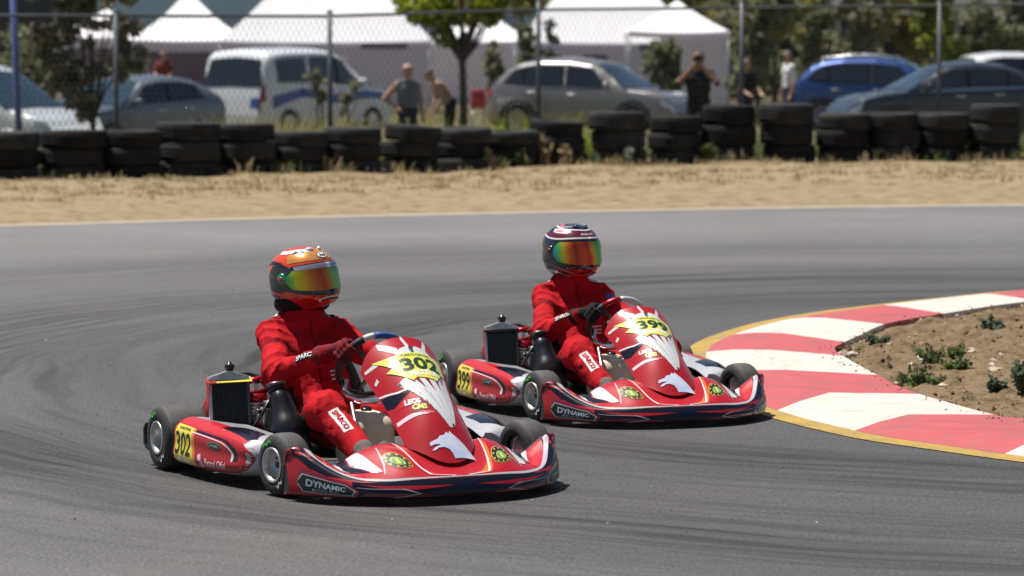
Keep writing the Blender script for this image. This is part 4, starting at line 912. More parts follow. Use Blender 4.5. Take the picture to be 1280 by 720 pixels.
    for s in (1, -1):
        P = HF(np.linspace(s * 12, s * 34, 6), np.linspace(56, 60, 6), .003); mb.tube([tuple(p) for p in P], [.004, .008, .009, .009, .007, .003], 'shell_white' if style == 1 else 'shell_black', 8)
    mb.pieces('air_vent', h)
    return h

def make_driver(label, kart, frame, var):
    k, wc, e1, e2, nw, Rw = frame
    base = Vector((.25, 0, .07)); root = empty('person', tuple(k.matrix_world @ base) if False else (0, 0, 0))
    c, s = math.cos(k.rotation_euler.z), math.sin(k.rotation_euler.z)
    root.location = (k.location.x + (c * base.x - s * base.y) * k.scale.x, k.location.y + (s * base.x + c * base.y) * k.scale.x, base.z * k.scale.x); root.rotation_euler = k.rotation_euler; root.scale = k.scale
    tag(root, label, 'person', 'kart drivers'); L0 = tuple(-base)
    hd = Vector(var['head']); hy = hd.y; nk = Vector((hd.x - .02, hy, hd.z - .155))
    sh = {-1: Vector((nk.x + .005, hy - .140, nk.z - .090)), 1: Vector((nk.x + .03, hy + .150, nk.z - .092))}
    ha = {-1: var['grip'][0], 1: var['grip'][1]}
    grip = {q: wc + (e1 * math.cos(R(ha[q])) + e2 * math.sin(R(ha[q]))) * Rw for q in (-1, 1)}
    rad = {q: (e1 * math.cos(R(ha[q])) + e2 * math.sin(R(ha[q]))) for q in (-1, 1)}
    el = {-1: Vector(var['elbow'][0]), 1: Vector(var['elbow'][1])}
    wr = {}
    for q in (-1, 1):
        palm = grip[q] + (rad[q] * .55 + nw * .80).normalized() * .034; d = (el[q] - palm).normalized(); wr[q] = palm + d * .075
    kn = {-1: Vector((.765, -.245, .315)), 1: Vector((.77, .25, .305))}; an = {-1: Vector((1.09, -.205, .135)), 1: Vector((1.10, .205, .14))}
    cl = []; rg = []
    def cap(a, b, ra, rb, r=0): cl.append((tuple(a), tuple(b), ra, rb)); rg.append(r)
    cap((.25, -.085, .195), (.25, .085, .195), .112, .112); cap((.24, -.05, .22), (.13, hy - .045, .44), .104, .100); cap((.24, .05, .22), (.14, hy + .05, .44), .104, .100)
    cap((nk.x + .045, hy - .062, nk.z - .18), (nk.x + .06, hy + .070, nk.z - .18), .100, .100); cap(sh[-1], sh[1], .060, .060); cap((nk.x + .01, hy - .03, nk.z - .03), (nk.x + .015, hy + .03, nk.z - .03), .078, .078)
    cap(nk, nk + Vector((.012, 0, .06)), .068, .062)
    for q in (-1, 1):
        cap(sh[q], el[q], .063, .054); cap(el[q], wr[q], .054, .038)
        cap((.27, q * .095, .185), kn[q], .098, .074); cap(kn[q], an[q], .073, .052)
    def disp(P):
        d = np.zeros(len(P), np.float32)
        d += .0080 * wave(P, var['seed'], 42, 5) + .0090 * np.abs(wave(P, var['seed'] + 1, 60, 4)) - .003
        for q in (-1, 1):                                   # creases across elbows, knees and at the waist
            for c_, ax, f, a, rr in ((el[q], (wr[q] - sh[q]).normalized(), 120, .0095, .13), (sh[q], (el[q] - sh[q]).normalized(), 95, .0075, .13), (kn[q], (an[q] - Vector((.27, q * .095, .185))).normalized(), 95, .0085, .15), (wr[q], (wr[q] - el[q]).normalized(), 190, .004, .08), (Vector((.27, q * .10, .25)), Vector((.8, 0, .4)), 80, .0095, .17)):
                w = P - np.array(c_, np.float32); g = np.exp(-(w * w).sum(1) / (rr * rr)); d -= 2.1 * a * g * ((1 - np.abs(np.sin(.5 * f * (w @ np.array(ax, np.float32)) + 2.2 * wave(P, 9, 20, 3))))**2 - .3)
        return d
    def matfn(cen):
        rid = np.zeros(len(cen), int)
        for q in (-1, 1):                                   # dark band round the upper arm, dark panels under the thighs
            ax = np.array((el[q] - sh[q]).normalized()); t = (cen - np.array(sh[q])) @ ax; L = (el[q] - sh[q]).length; D_ = caps_d(cen, [(tuple(sh[q]), tuple(el[q]), .074, .06)])[0]
            rid[(D_ < .02) & (t > .36 * L) & (t < .44 * L)] = 1; D_ = caps_d(cen, [(tuple(el[q]), tuple(wr[q]), .054, .038)])[0]; ax = np.array((wr[q] - el[q]).normalized()); t = (cen - np.array(el[q])) @ ax; rid[(D_ < .02) & (t > (wr[q] - el[q]).length - .035)] = 1; D_ = caps_d(cen, [(tuple(kn[q]), tuple(an[q]), .073, .052)])[0]; ax = np.array((an[q] - kn[q]).normalized()); t = (cen - np.array(kn[q])) @ ax; rid[(D_ < .02) & (t > (an[q] - kn[q]).length - .05)] = 1
            ax = np.array((kn[q] - Vector((.27, q * .095, .185))).normalized()); t = (cen - np.array((.27, q * .095, .185))) @ ax
            D_ = caps_d(cen, [((.27, q * .095, .185), tuple(kn[q]), .098, .074)])[0]; rid[(D_ < .025) & (t > .34) & (t < .42)] = 2
        zt = nk.z - .02
        rid[(cen[:, 2] > .285) & (cen[:, 2] < .32) & (cen[:, 0] < .36) & (np.abs(cen[:, 1]) < .17)] = 1
        rid[(cen[:, 2] > zt + .035) & (np.abs(cen[:, 0] - nk.x) < .2)] = 1
        rid[(cen[:, 2] > .17) & (cen[:, 2] < .40) & (np.abs(cen[:, 1] - hy * .6) > .135) & (cen[:, 0] < .32)] = 2
        return rid
    body = blob('racing_suit', cl, .055, .0085, ['suit_red', 'suit_dark_red', 'suit_black'], None, root, L0, disp, matfn=matfn)
    # printed and sewn patches
    PJ = Proj(body); Vv = Vector
    def patch(c, d, right, up, polys, m, dst=.25, h=.02):
        c = Vv(c); d = Vv(d).normalized(); f = PJ.surf(c - d * dst, d, right, up); V, F = refine(polys, h, h); mb = MB(); put(mb, V, F, f, m); return mb.build('suit_patch', body)
    def ptext(c, d, right, up, s_, w, hgt, m, dst=.25):
        c = Vv(c); d = Vv(d).normalized(); f = PJ.surf(c - d * (dst + .0012), d, right, up, .0045); V, F = text_bm(s_, .03, 0); V[:, 0] *= w / (V[:, 0].max() - V[:, 0].min()); V[:, 1] *= hgt; V, F = refine_mesh(V, F, .02, .02); mb = MB(); put(mb, V, F, f, m); tag(mb.build('lettering', body), kind='stuff')
    rect = lambda w, h: [[(-w / 2, -h / 2), (w / 2, -h / 2), (w / 2, h / 2), (-w / 2, h / 2)]]
    fa = (wr[-1] - el[-1]).normalized(); mid = el[-1].lerp(wr[-1], .66); upv = Vv((-.1, -.35, 1)); upv = (upv - fa * upv.dot(fa)).normalized(); nd = -(fa.cross(upv)); nd = nd if nd.y > 0 else -nd
    view = Vv((-.35, .93, -.12))                        # looking from the outer front side
    patch(mid + upv * .012, nd * .8 + Vv((0, 0, -.5)), fa, upv, rect(.125, .044), 'suit_black'); ptext(mid + upv * .012, nd * .8 + Vv((0, 0, -.5)), fa, upv, 'SPARCO', .112, .030, 'patch_white')
    for q in (-1, 1):                                   # epaulettes
        a = nk.lerp(sh[q], .62); dr = (sh[q] - nk).normalized(); 
        patch(a, (0, 0, -1), dr, (1, 0, 0), [[(-.03, -.045), (.07, -.03), (.07, .0), (-.03, -.005)]], 'patch_white' if q < 0 else 'suit_black', .2); patch(a, (0, 0, -1), dr, (1, 0, 0), [[(-.03, .005), (.07, .01), (.07, .03), (-.03, .03)]], 'suit_dark_red' if q < 0 else 'patch_white', .2)
        ptext(a, (0, 0, -1), dr, (1, 0, 0), 'OMP', .06, .018, 'suit_black', .2) if False else None
    if var['flag']:
        a = sh[1].lerp(el[1], .16); patch(a, (-.9, -.1, -.5), (0, 1, 0), (0.3, 0, 1), rect(.05, .045), 'grip_blue'); patch(a, (-.9, -.1, -.5), (0, 1, 0), (0.3, 0, 1), [[(-.008, -.02), (.024, -.02), (.02, .02)]], 'patch_white', .2515)
    sh_ax = (an[-1] - kn[-1]).normalized(); a = kn[-1].lerp(an[-1], .42); up2 = Vv((0, .6, .8)); up2 = (up2 - sh_ax * up2.dot(sh_ax)).normalized(); nd2 = Vv((-.55, .35, -.75))
    nd2 = (nd2 - sh_ax * nd2.dot(sh_ax)).normalized(); up2 = sh_ax.cross(nd2).normalized(); up2 = up2 if up2.y > 0 else -up2
    patch(a, nd2, sh_ax, up2, rect(.15, .048), 'patch_white'); ptext(a, nd2, sh_ax, up2, 'SPARCO', .13, .026, 'suit_red')
    # zip and belly stripes
    patch((nk.x, hy, nk.z - .16), (-1, 0, -.05), (0, 1, 0), (-.3, 0, 1), [[(-.004, -.20), (.004, -.20), (.004, .14), (-.004, .14)]], 'suit_dark_red', .4)
    for q in range(3): patch((.2, hy + .05, nk.z - .25 - .018 * q), (-1, 0, -.1), (0, 1, 0), (-.3, 0, 1), [[(0, -.004), (.06, .0), (.06, .006), (0, .003)]], 'patch_white', .4)
    # gloves
    for q in (-1, 1):
        T = rad[q].cross(nw).normalized(); g = grip[q]; cl2 = []; pd = (rad[q] * .55 + nw * .80).normalized(); palm = g + pd * .033
        for i in range(4):
            o_ = g + T * (i - 1.5) * .0205; ln = (0, 8, 5, -14)[i]; ang = [55, 10, -42, -95 - ln, -140 - ln]; rr = (.034, .033, .031, .029, .027)
            pts = [o_ + (rad[q] * math.cos(R(a)) + nw * math.sin(R(a))) * r_ for a, r_ in zip(ang, rr)]
            for a, b, r1, r2 in zip(pts[:-1], pts[1:], (.0125, .0115, .0108, .010), (.0115, .0108, .010, .009)): cl2.append((tuple(a), tuple(b), r1, r2))
        up_s = 1 if T.z > 0 else -1
        tb = palm + T * up_s * .026; th = [tb, g + T * up_s * .036 + nw * .034 - rad[q] * .006, g + T * up_s * .030 + nw * .020 - rad[q] * .030, g + T * up_s * .022 + nw * .0 - rad[q] * .036]
        for a, b, r1, r2 in zip(th[:-1], th[1:], (.016, .0135, .012), (.0135, .012, .010)): cl2.append((tuple(a), tuple(b), r1, r2))
        cl2.append((tuple(palm - T * .026), tuple(palm + T * .026), .020, .020)); wv = (wr[q] - palm); cl2.append((tuple(palm - T * .016 + wv * .2), tuple(palm + T * .016 + wv * .2), .022, .022)); cl2.append((tuple(palm), tuple(wr[q]), .026, .032)); cl2.append((tuple(wr[q]), tuple(wr[q] + wv.normalized() * .045), .036, .046))
        blob('glove', cl2, .007, .0042, [var['glove']], None, root, L0, disp=lambda P: .0012 * wave(P, 3, 130, 5), pad=.012)
    # boots
    for q in (-1, 1):
        a = an[q]; t = Vector((1.235, q * .19, .20)); hl = Vector((1.11, q * .20, .075))
        blob('boot', [(tuple(a + Vector((-.03, 0, .03))), tuple(a + Vector((.02, 0, -.01))), .052, .048), (tuple(a), tuple(hl), .045, .034), (tuple(hl), tuple(hl.lerp(t, .55) + Vector((0, 0, -.008))), .036, .040), (tuple(hl.lerp(t, .5)), tuple(t), .040, .028)], .03, .007, ['boot_grey'], None, root, L0, disp=lambda P: .0015 * wave(P, 6, 90, 5), pad=.02)
    # foam collar and head
    pts = [(nk.x + .005 + .085 * math.cos(a), hy + .088 * math.sin(a), nk.z + .045 + .012 * math.cos(a)) for a in np.linspace(.35, 2 * math.pi - .35, 18)]
    if var['collar']: blob('neck_brace', [(p, q_, .033, .033) for p, q_ in zip(pts[:-1], pts[1:])], .02, .010, ['neck_foam'], None, root, L0, disp=lambda P: .002 * wave(P, 8, 50))
    make_helmet(root, tuple(hd - base), var['yaw'], var['pitch'], var['roll'], var['style'])
    return root

k1 = make_kart('red racing kart number 302, nearer the camera, with yellow strip on its radiator', (-.914, 15.849), 63.2, '302',
    dict(steer=8, wheel=(.66, .02, .485), fins=17, strip=True, grips=[(-25, 62, 'black_matt', .0165), (62, 80, 'kart_white', .0155), (80, 118, 'grip_blue', .0155), (118, 205, 'black_matt', .0165), (205, 335, 'black_plastic', .0125)]))
d1 = make_driver('person in red racing suit and orange helmet driving the nearer kart 302', k1[0], k1, dict(head=(.08, -.05, .825), grip=(28, 196), elbow=((.335, -.285, .425), (.38, .27, .42)), seed=11, glove='glove_red', collar=True, yaw=24, pitch=-2, roll=3, style=1, flag=False))
k2 = make_kart('red racing kart number 399 running beside the kerb behind the other kart', (.287, 18.61), 69.0, '399',
    dict(size=.96, steer=8, wheel=(.66, .02, .455), fins=26, strip=False, nassau_dz=-.06, grips=[(-25, 50, 'black_matt', .0165), (50, 84, 'anodised_red', .016), (84, 150, 'kart_silver', .017), (150, 205, 'black_matt', .0165), (205, 335, 'black_plastic', .0125)]))
d2 = make_driver('person in red racing suit and dark helmet with rainbow visor driving kart 399', k2[0], k2, dict(head=(.09, -.012, .805), grip=(24, 196), elbow=((.34, -.27, .395), (.39, .28, .39)), seed=31, glove='glove_black', collar=False, yaw=17, pitch=2, roll=0, style=2, flag=True))
# ------------------------------------------------------------------ tyre wall
mat('old_tyre', (0.010, 0.0102, 0.0105), 0.8, c2=(0.026, 0.0255, 0.025), vscale=5, bump=0.5, bscale=30, spec=0.25)
nt = M['old_tyre'].node_tree; oi = nt.nodes.new('ShaderNodeObjectInfo'); mr_ = nt.nodes.new('ShaderNodeMapRange'); mr_.inputs[3].default_value = 0.55; mr_.inputs[4].default_value = 1.9; nt.links.new(oi.outputs['Random'], mr_.inputs[0])
vm_ = nt.nodes.new('ShaderNodeVectorMath'); vm_.operation = 'SCALE'; pb_ = nt.nodes['Principled BSDF']; nt.links.new(pb_.inputs['Base Color'].links[0].from_socket, vm_.inputs[0]); nt.links.new(mr_.outputs[0], vm_.inputs['Scale']); nt.links.new(vm_.outputs[0], pb_.inputs['Base Color'])
ORD = ['first', 'second', 'third', 'fourth', 'fifth', 'sixth', 'seventh', 'eighth', 'ninth', 'tenth', 'eleventh', 'twelfth', 'thirteenth', 'fourteenth', 'fifteenth', 'sixteenth', 'seventeenth', 'eighteenth', 'nineteenth', 'twentieth']
def tyre_mesh(seed):
    r = np.random.default_rng(seed); mb = MB(); ro, h = .355, .118; n = 40
    prof = [(.20, -.07), (.21, -.095), (.26, -h), (.325, -h + .002), (.345, -h + .010), (.353, -h + .028), (ro, -.02), (ro, .02), (.353, h - .028), (.345, h - .010), (.325, h - .002), (.26, h), (.21, .095), (.20, .07)]
    mb.lathe(prof, (0, 0, 0), (0, 0, 1), 'old_tyre', n)
    for q in range(3):                                        # tread grooves as raised ribs between them
        z = (-.05, 0.0, .05)[q]; mb.lathe([(ro - .004, z - .018), (ro + .004, z - .014), (ro + .004, z + .014), (ro - .004, z + .018)], (0, 0, 0), (0, 0, 1), 'old_tyre', n)
    for q in range(36):
        a = 2 * math.pi * q / 36; rot = Matrix.Rotation(a, 3, 'Z')
        for s in (-1, 1): mb.box(rot @ Vector((.344, 0, s * .076)), (.016, .035, .03), 'old_tyre', rot)
    return mb.build('tyre')
TY = [tyre_mesh(1)]
STK = [(8, 230, 166), (90, 228, 164), (163, 226, 164), (235, 225, 155), (306, 222, 156), (374, 220, 165), (443, 218, 160), (511, 216, 157), (575, 214, 160), (640, 213, 165), (700, 211, 152), (773, 208, 140), (845, 207, 146), (911, 206, 132), (984, 205, 130), (1054, 204, 142), (1115, 204, 142), (1176, 203, 142), (1243, 203, 132)]
first = True
for i, (px, yb, yt) in enumerate(STK):
    # distance along the barrier line
    X = 0.0
    for _ in range(12): X = (px - 640) / 4466 * float(barrier_y(X))
    Y = float(barrier_y(X)); top = 0.02 + (yb - yt) * Y / 4466
    n = 3; hh = top / n; r = random.Random(i * 7 + 3); tilt = r.uniform(-.025, .025) + (.06 if i in (7, 8, 10) else 0) * (-1 if i == 10 else 1)
    for j in range(n):
        o = TY[0] if first else TY[0].copy()
        if not first: col.objects.link(o)
        first = False
        s = hh / .236 * 1.0; sr = r.uniform(.97, 1.03) * (1.15 if px < 320 else 1.08)
        o.scale = (sr, sr, s); z = -.01 + hh * (j + .5) 
        o.location = (X + r.uniform(-.03, .03) + tilt * j * .3, Y + r.uniform(-.03, .03), z + (.004 if j else 0)); o.rotation_euler = (r.uniform(-.015, .015), tilt * (j / 2), r.uniform(0, 6.28))
        lv = ('bottom', 'middle', 'top')[j]
        tag(o, f'{lv} black tyre of the {ORD[i]} stack from the left in the tyre wall', 'tyre', 'tyres of the barrier wall')

# ------------------------------------------------------------------ wire fence behind the tyre wall
mat('galvanised', (0.11, 0.13, 0.135), 0.55, metal=0.5, var=0.2, vscale=6); mat('post_green', (0.07, 0.10, 0.095), 0.5, metal=0.3); mat('blue_pole', (0.10, 0.14, 0.36), 0.4, coat=0.3); mat('wire', (0.055, 0.06, 0.06), 0.5, metal=0.4)
fence = empty('wire_fence', (0, 50, 0)); tag(fence, 'chain-link wire fence on slim grey posts behind the tyre wall', 'fence')
def fence_pt(x): return Vector((x, float(barrier_y(x)) + 1.05, 0))
FP = [-13.5, -8.1, -5.13, -2.45, .375, 3.33, 6.30, 9.3, 12.5]
def loc_f(v): return Vector(v) - Vector((0, 50, 0))
for x in FP:
    p = fence_pt(x); mb = MB(); mb.tube([loc_f(p + Vector((0, 0, -.3))), loc_f(p + Vector((0, 0, 2.16 if x < 0 else 2.34)))], .033, 'galvanised', 8); mb.lathe([(0, .03), (.03, .02), (.04, 0), (.04, -.02)], loc_f(p + Vector((0, 0, 2.16 if x < 0 else 2.34))), (0, 0, 1), 'galvanised', 8); mb.build('post', fence)
xs = np.linspace(-13.5, 12.5, 60); zt = np.interp(xs, [-13.5, -2.5, .4, 12.5], [2.10, 2.10, 2.20, 2.36])
mb = MB(); mb.tube([loc_f(fence_pt(x) + Vector((0, 0, z))) for x, z in zip(xs, zt)], .024, 'galvanised', 6); mb.build('top_rail', fence)
mb = MB(); cell = .075; nr = int(2.05 / cell); v = []; f = []
U = np.arange(-13.5, 12.5, cell)
BYU = barrier_y(U) + 1.08
def wire_strip(pts, w=.0032):
    b = len(v)
    for p in pts: v.extend([(p[0], p[1] - 50, p[2] + w), (p[0] - w, p[1] - 50 - w, p[2] - w), (p[0] + w, p[1] - 50 + w, p[2] - w)])
    for i in range(len(pts) - 1):
        for k in range(3): f.append((b + i * 3 + k, b + i * 3 + (k + 1) % 3, b + i * 3 + 3 + (k + 1) % 3, b + i * 3 + 3 + k))
for i, x in enumerate(U):
    sc = float(np.interp(x, [-13.5, -2.5, .4, 12.5], [1.02, 1.02, 1.06, 1.14]))
    for s in (0,):
        pts = []
        for r_ in range(nr + 1):
            dx = cell * (.5 if r_ % 2 else 0); pts.append((x + dx, BYU[i] + .004, .03 + r_ * cell * sc))
        wire_strip(pts); wire_strip([(x + cell * (1 - (.5 if r_ % 2 else 0)) , BYU[i], p[2]) for r_, p in enumerate(pts)])
mb.add(v, f, 'wire', True); tag(mb.build('wire_mesh', fence), kind='stuff')
mb = MB(); x0 = fence_pt(-6.4); mb.tube([(-6.33, x0.y + .5, -.2), (-6.37, x0.y + .5, .9), (-6.45, x0.y + .5, 3.2)], [.05, .045, .04], 'blue_pole', 10); mb.lathe([(0, .03), (.04, 0)], (-6.45, x0.y + .5, 3.2), (0, 0, 1), 'blue_pole', 10)
tag(mb.build('flag_pole'), 'slim blue pole leaning behind the tyre wall at the far left', 'pole')

# ------------------------------------------------------------------ parked vehicles
mat('glass_dark', (0.012, 0.016, 0.02), 0.08, coat=0.6, spec=0.8); mat('glass_blue', (0.015, 0.035, 0.05), 0.08, coat=0.8, spec=0.9)
mat('car_trim', (0.012, 0.012, 0.013), 0.8, spec=0.05); mat('lamp_red', (0.35, 0.01, 0.01), 0.2, coat=0.6); mat('lamp_clear', (0.6, 0.6, 0.6), 0.12, metal=0.5, coat=0.8); mat('plate_white', (0.7, 0.7, 0.7), 0.4)
for n_, c_, me_ in (('paint_warm_grey', (0.27, 0.26, 0.25), .45), ('paint_silver_blue', (0.19, 0.22, 0.245), .45), ('paint_white', (0.80, 0.83, 0.85), .0), ('paint_blue', (0.02, 0.07, 0.27), .35), ('paint_dark_grey', (0.028, 0.036, 0.046), .3), ('paint_pale', (0.60, 0.64, 0.64), 0.0), ('stripe_blue', (0.008, 0.06, 0.33), .0)): mat(n_, c_, .3, metal=me_, coat=.9)
def herm_l(xs, ys, x): return herm(xs, ys, x)
def make_car(name, label, cat, loc, fwd, spec):
    k = empty(name, (loc[0], loc[1], loc[2]), math.atan2(fwd[1], fwd[0])); tag(k, label, cat, 'vehicles parked behind the fence')
    L, W, paint = spec['L'], spec['W'], spec['paint']; bx, bz = zip(*spec['belt']); rx, rz = zip(*spec['roof']); hw = W / 2
    def S(x, v):
        x = np.asarray(x, float); v = np.asarray(v, float); xn = np.clip(x, 0, L)
        zb = np.interp(xn, bx, bz); zr = np.maximum(np.interp(xn, rx, rz), zb + .012); e = np.minimum(xn, L - xn) / L
        w = hw * (1 - .22 * np.clip(1 - e / .09, 0, 1)**2); g = np.clip((zr - zb) / .35, 0, 1); z0 = .20 + .12 * np.clip(1 - e / .05, 0, 1)
        tum = spec.get('tumble', .16)
        ys = np.stack([w * .86, w * .985, w * 1.0, w * .975, w * (.965 - tum * g), w * (.90 - (tum + .06) * g), w * .45, 0 * w], -1)
        zs = np.stack([z0, z0 + .10, z0 + (zb - z0) * .62, zb, zb + (zr - zb) * .86, zb + (zr - zb) * .965, zr + .008 * g, zr + .02 * g + .012], -1)
        m = np.where(v > 7, 14 - v, v); i = np.clip(np.floor(m).astype(int), 0, 6); t = m - i
        tk = lambda A: np.take_along_axis(A, i[..., None], -1)[..., 0] * (1 - t) + np.take_along_axis(A, i[..., None] + 1, -1)[..., 0] * t
        return np.stack([x - L / 2, np.where(v > 7, 1, -1) * tk(ys), tk(zs)], -1)
    st = sorted(set([0, .01, .03, .06] + [round(q, 3) for q in np.linspace(.1, L - .1, 46)] + [L - .06, L - .03, L - .01, L] + [round(q, 3) for q in list(bx) + list(rx)]))
    vv = np.arange(0, 14.01, .5); G = S(*[q.ravel() for q in np.meshgrid(np.array(st), vv, indexing='ij')]).reshape(len(st), len(vv), 3)
    mb = MB(); mb.grid(G, paint)
    for e in (0, -1): vs_ = list(G[e]) + [G[e].mean(0)]; n_ = len(G[e]); mb.add(vs_, [(i, i + 1, n_) for i in range(n_ - 1)] + [(n_ - 1, 0, n_)], paint, False)
    mb.grid(np.stack([G[:, 0], G[:, -1]], 1), 'car_trim', False)
    ref = (0, 0, .7); side = lambda pl: [pl, [(a, 14 - b) for a, b in pl]]
    D = lambda pl, off, m: decal(mb, pl, S, off, m, .12, .5, ref)
    for pl in spec.get('paintwork', []): D([pl[1]], .004, pl[0]); D([[(a, 14 - b) for a, b in pl[1]]], .004, pl[0])
    for pl in side([(.05, 0.02), (L - .05, 0.02), (L - .05, .9), (.05, .9)]): D([pl], .003, 'car_trim' if spec.get('cladding', True) else paint)
    body = mb.build('body', k)
    def part(nm, polys, off, m, par=body):
        q = MB(); decal(q, polys, S, off + .004, m, .04, .5, ref); return q.build(nm, par)
    for pl in side(spec['band']): D2 = MB(); decal(D2, [pl], S, .010, 'car_trim', .04, .5, ref); D2.build('window_surround', body)
    if spec.get('belt_chrome'):
        for pl in side(spec['belt_chrome']): D2 = MB(); decal(D2, [pl], S, .012, 'chrome', .04, .5, ref); D2.build('belt_trim', body)
    for pl in spec['side_glass']:
        for p2 in side(pl): part('side_window', [p2], .016, 'glass_dark')
    a, b = spec['screen']; part('windscreen', [[(a, 4.9), (b, 3.4), (b, 10.6), (a, 9.1)]], .006, 'glass_blue')
    a, b = spec['rear']; part('rear_window', [[(b, 4.9), (a, 3.5), (a, 10.5), (b, 9.1)]], .006, 'glass_dark')
    for pl in side([(L - .30, 2.2), (L - .02, 2.0), (L - .02, 2.75), (L - .34, 2.9)]): part('headlamp', [pl], .006, 'lamp_clear')
    for pl in side(spec.get('tail', [(.01, 2.3), (.22, 2.4), (.20, 3.05), (.01, 3.05)])): part('tail_lamp', [pl], .006, 'lamp_red')
    for s in (-1, 1):
        x, z = spec['mirror']; q = MB(); q.box((x - L / 2, s * (hw + .09), z), (.12, .17, .13), spec.get('mirror_mat', paint), bev=.035); q.tube([(x - L / 2 + .02, s * (hw - .03), z - .05), (x - L / 2, s * (hw + .05), z - .04)], .02, 'car_trim', 6); q.build('mirror', k)
        for hx_ in spec['handles']:
            q = MB(); zz = float(np.interp(hx_, bx, bz)) - .11; q.box((hx_ - L / 2, s * (hw + .012), zz), (.20, .03, .03), 'chrome' if spec.get('chrome', True) else paint, bev=.010); q.build('door_handle', k)
        if spec.get('rails'):
            q = MB(); a, b = spec['rails']; q.tube([(xx - L / 2, s * hw * .70, float(np.interp(xx, rx, rz)) + hh_) for xx, hh_ in ((a, .0), (a + .12, .055), ((a + b) / 2, .06), (b - .15, .055), (b, .0))], .02, 'steel', 8); q.build('roof_rail', k)
    wr = spec.get('wr', .33)
    for x in spec['axles']:
        for s in (-1, 1):
            w = bpy.data.objects.new('wheel', None); col.objects.link(w); w.parent = k; w.location = (x - L / 2, s * (hw - .09), wr)
            q = MB(); q.lathe([(.20, -.1), (.21, -.105), (wr - .05, -.11), (wr - .015, -.10), (wr, -.07), (wr, .07), (wr - .015, .10), (wr - .05, .11), (.21, .105), (.20, .1)], (0, 0, 0), (0, 1, 0), 'rubber', 28); q.build('tyre', w)
            q = MB(); q.lathe([(0, .05), (.05, .05), (.06, .03), (.17, .045), (.19, .085), (.215, .10), (.215, -.1)] if s > 0 else [(0, -.05), (.05, -.05), (.06, -.03), (.17, -.045), (.19, -.085), (.215, -.10), (.215, .1)], (0, 0, 0), (0, 1, 0), 'rim_metal', 20)
            for a in range(5): q.box((.12 * math.cos(a * 1.2566), s * .058, .12 * math.sin(a * 1.2566)), (.19, .02, .05), 'alloy', Matrix.Rotation(-a * 1.2566, 3, 'Y'))
            q.build('rim', w)
            q = MB(); pts = [((wr + .05) * math.cos(a), s * .085, (wr + .05) * math.sin(a)) for a in np.linspace(-.35, math.pi + .35, 18)]; q.tube(pts, .03, 'car_trim' if spec.get('cladding', True) else paint, 8); q.lathe([(0, s * .02), (wr + .05, s * .02)], (0, 0, 0), (0, 1, 0), 'black_matt', 24); q.build('wheel_arch', w)
    return k
SUV = dict(band=[(.48, 3.2), (.95, 3.08), (2.98, 3.08), (2.55, 3.93), (1.0, 3.93), (.66, 3.8)], L=4.45, W=1.85, wr=.35, belt=[(0, .55), (.05, .80), (.12, .98), (.3, 1.06), (1.2, 1.04), (2.6, 1.0), (3.2, .98), (3.9, .93), (4.25, .84), (4.38, .70), (4.45, .50)], roof=[(0, .5), (.14, 1.0), (.55, 1.46), (.8, 1.57), (1.3, 1.64), (2.0, 1.64), (2.5, 1.57), (2.75, 1.47), (3.4, 1.0), (3.5, .9), (4.45, .4)],
    side_glass=[[(.50, 3.25), (.95, 3.12), (.95, 3.85), (.70, 3.75)], [(1.0, 3.12), (1.85, 3.1), (1.85, 3.9), (1.0, 3.88)], [(1.92, 3.1), (2.95, 3.12), (2.55, 3.9), (1.92, 3.9)]], screen=(2.62, 3.36), rear=(.18, .60), mirror=(2.95, 1.08), handles=(1.15, 2.1), axles=(.85, 3.5))
HATCH = dict(band=[(.72, 3.18), (1.0, 3.08), (2.78, 3.08), (2.30, 3.92), (1.05, 3.88), (.86, 3.8)], L=4.1, W=1.76, wr=.31, cladding=False, belt=[(0, .5), (.05, .75), (.15, .93), (.4, .98), (1.2, .95), (2.5, .90), (3.0, .88), (3.6, .80), (3.95, .70), (4.05, .58), (4.1, .45)], roof=[(0, .45), (.15, .92), (.6, 1.27), (.9, 1.38), (1.4, 1.45), (1.9, 1.44), (2.3, 1.36), (3.1, .88), (3.2, .8), (4.1, .35)],
    side_glass=[[(.75, 3.2), (1.0, 3.12), (1.0, 3.8), (.9, 3.75)], [(1.05, 3.12), (1.7, 3.1), (1.7, 3.88), (1.05, 3.82)], [(1.77, 3.1), (2.75, 3.12), (2.3, 3.88), (1.77, 3.88)]], screen=(2.32, 3.06), rear=(.20, .62), mirror=(2.68, .98), handles=(1.2, 1.95), axles=(.72, 3.3))
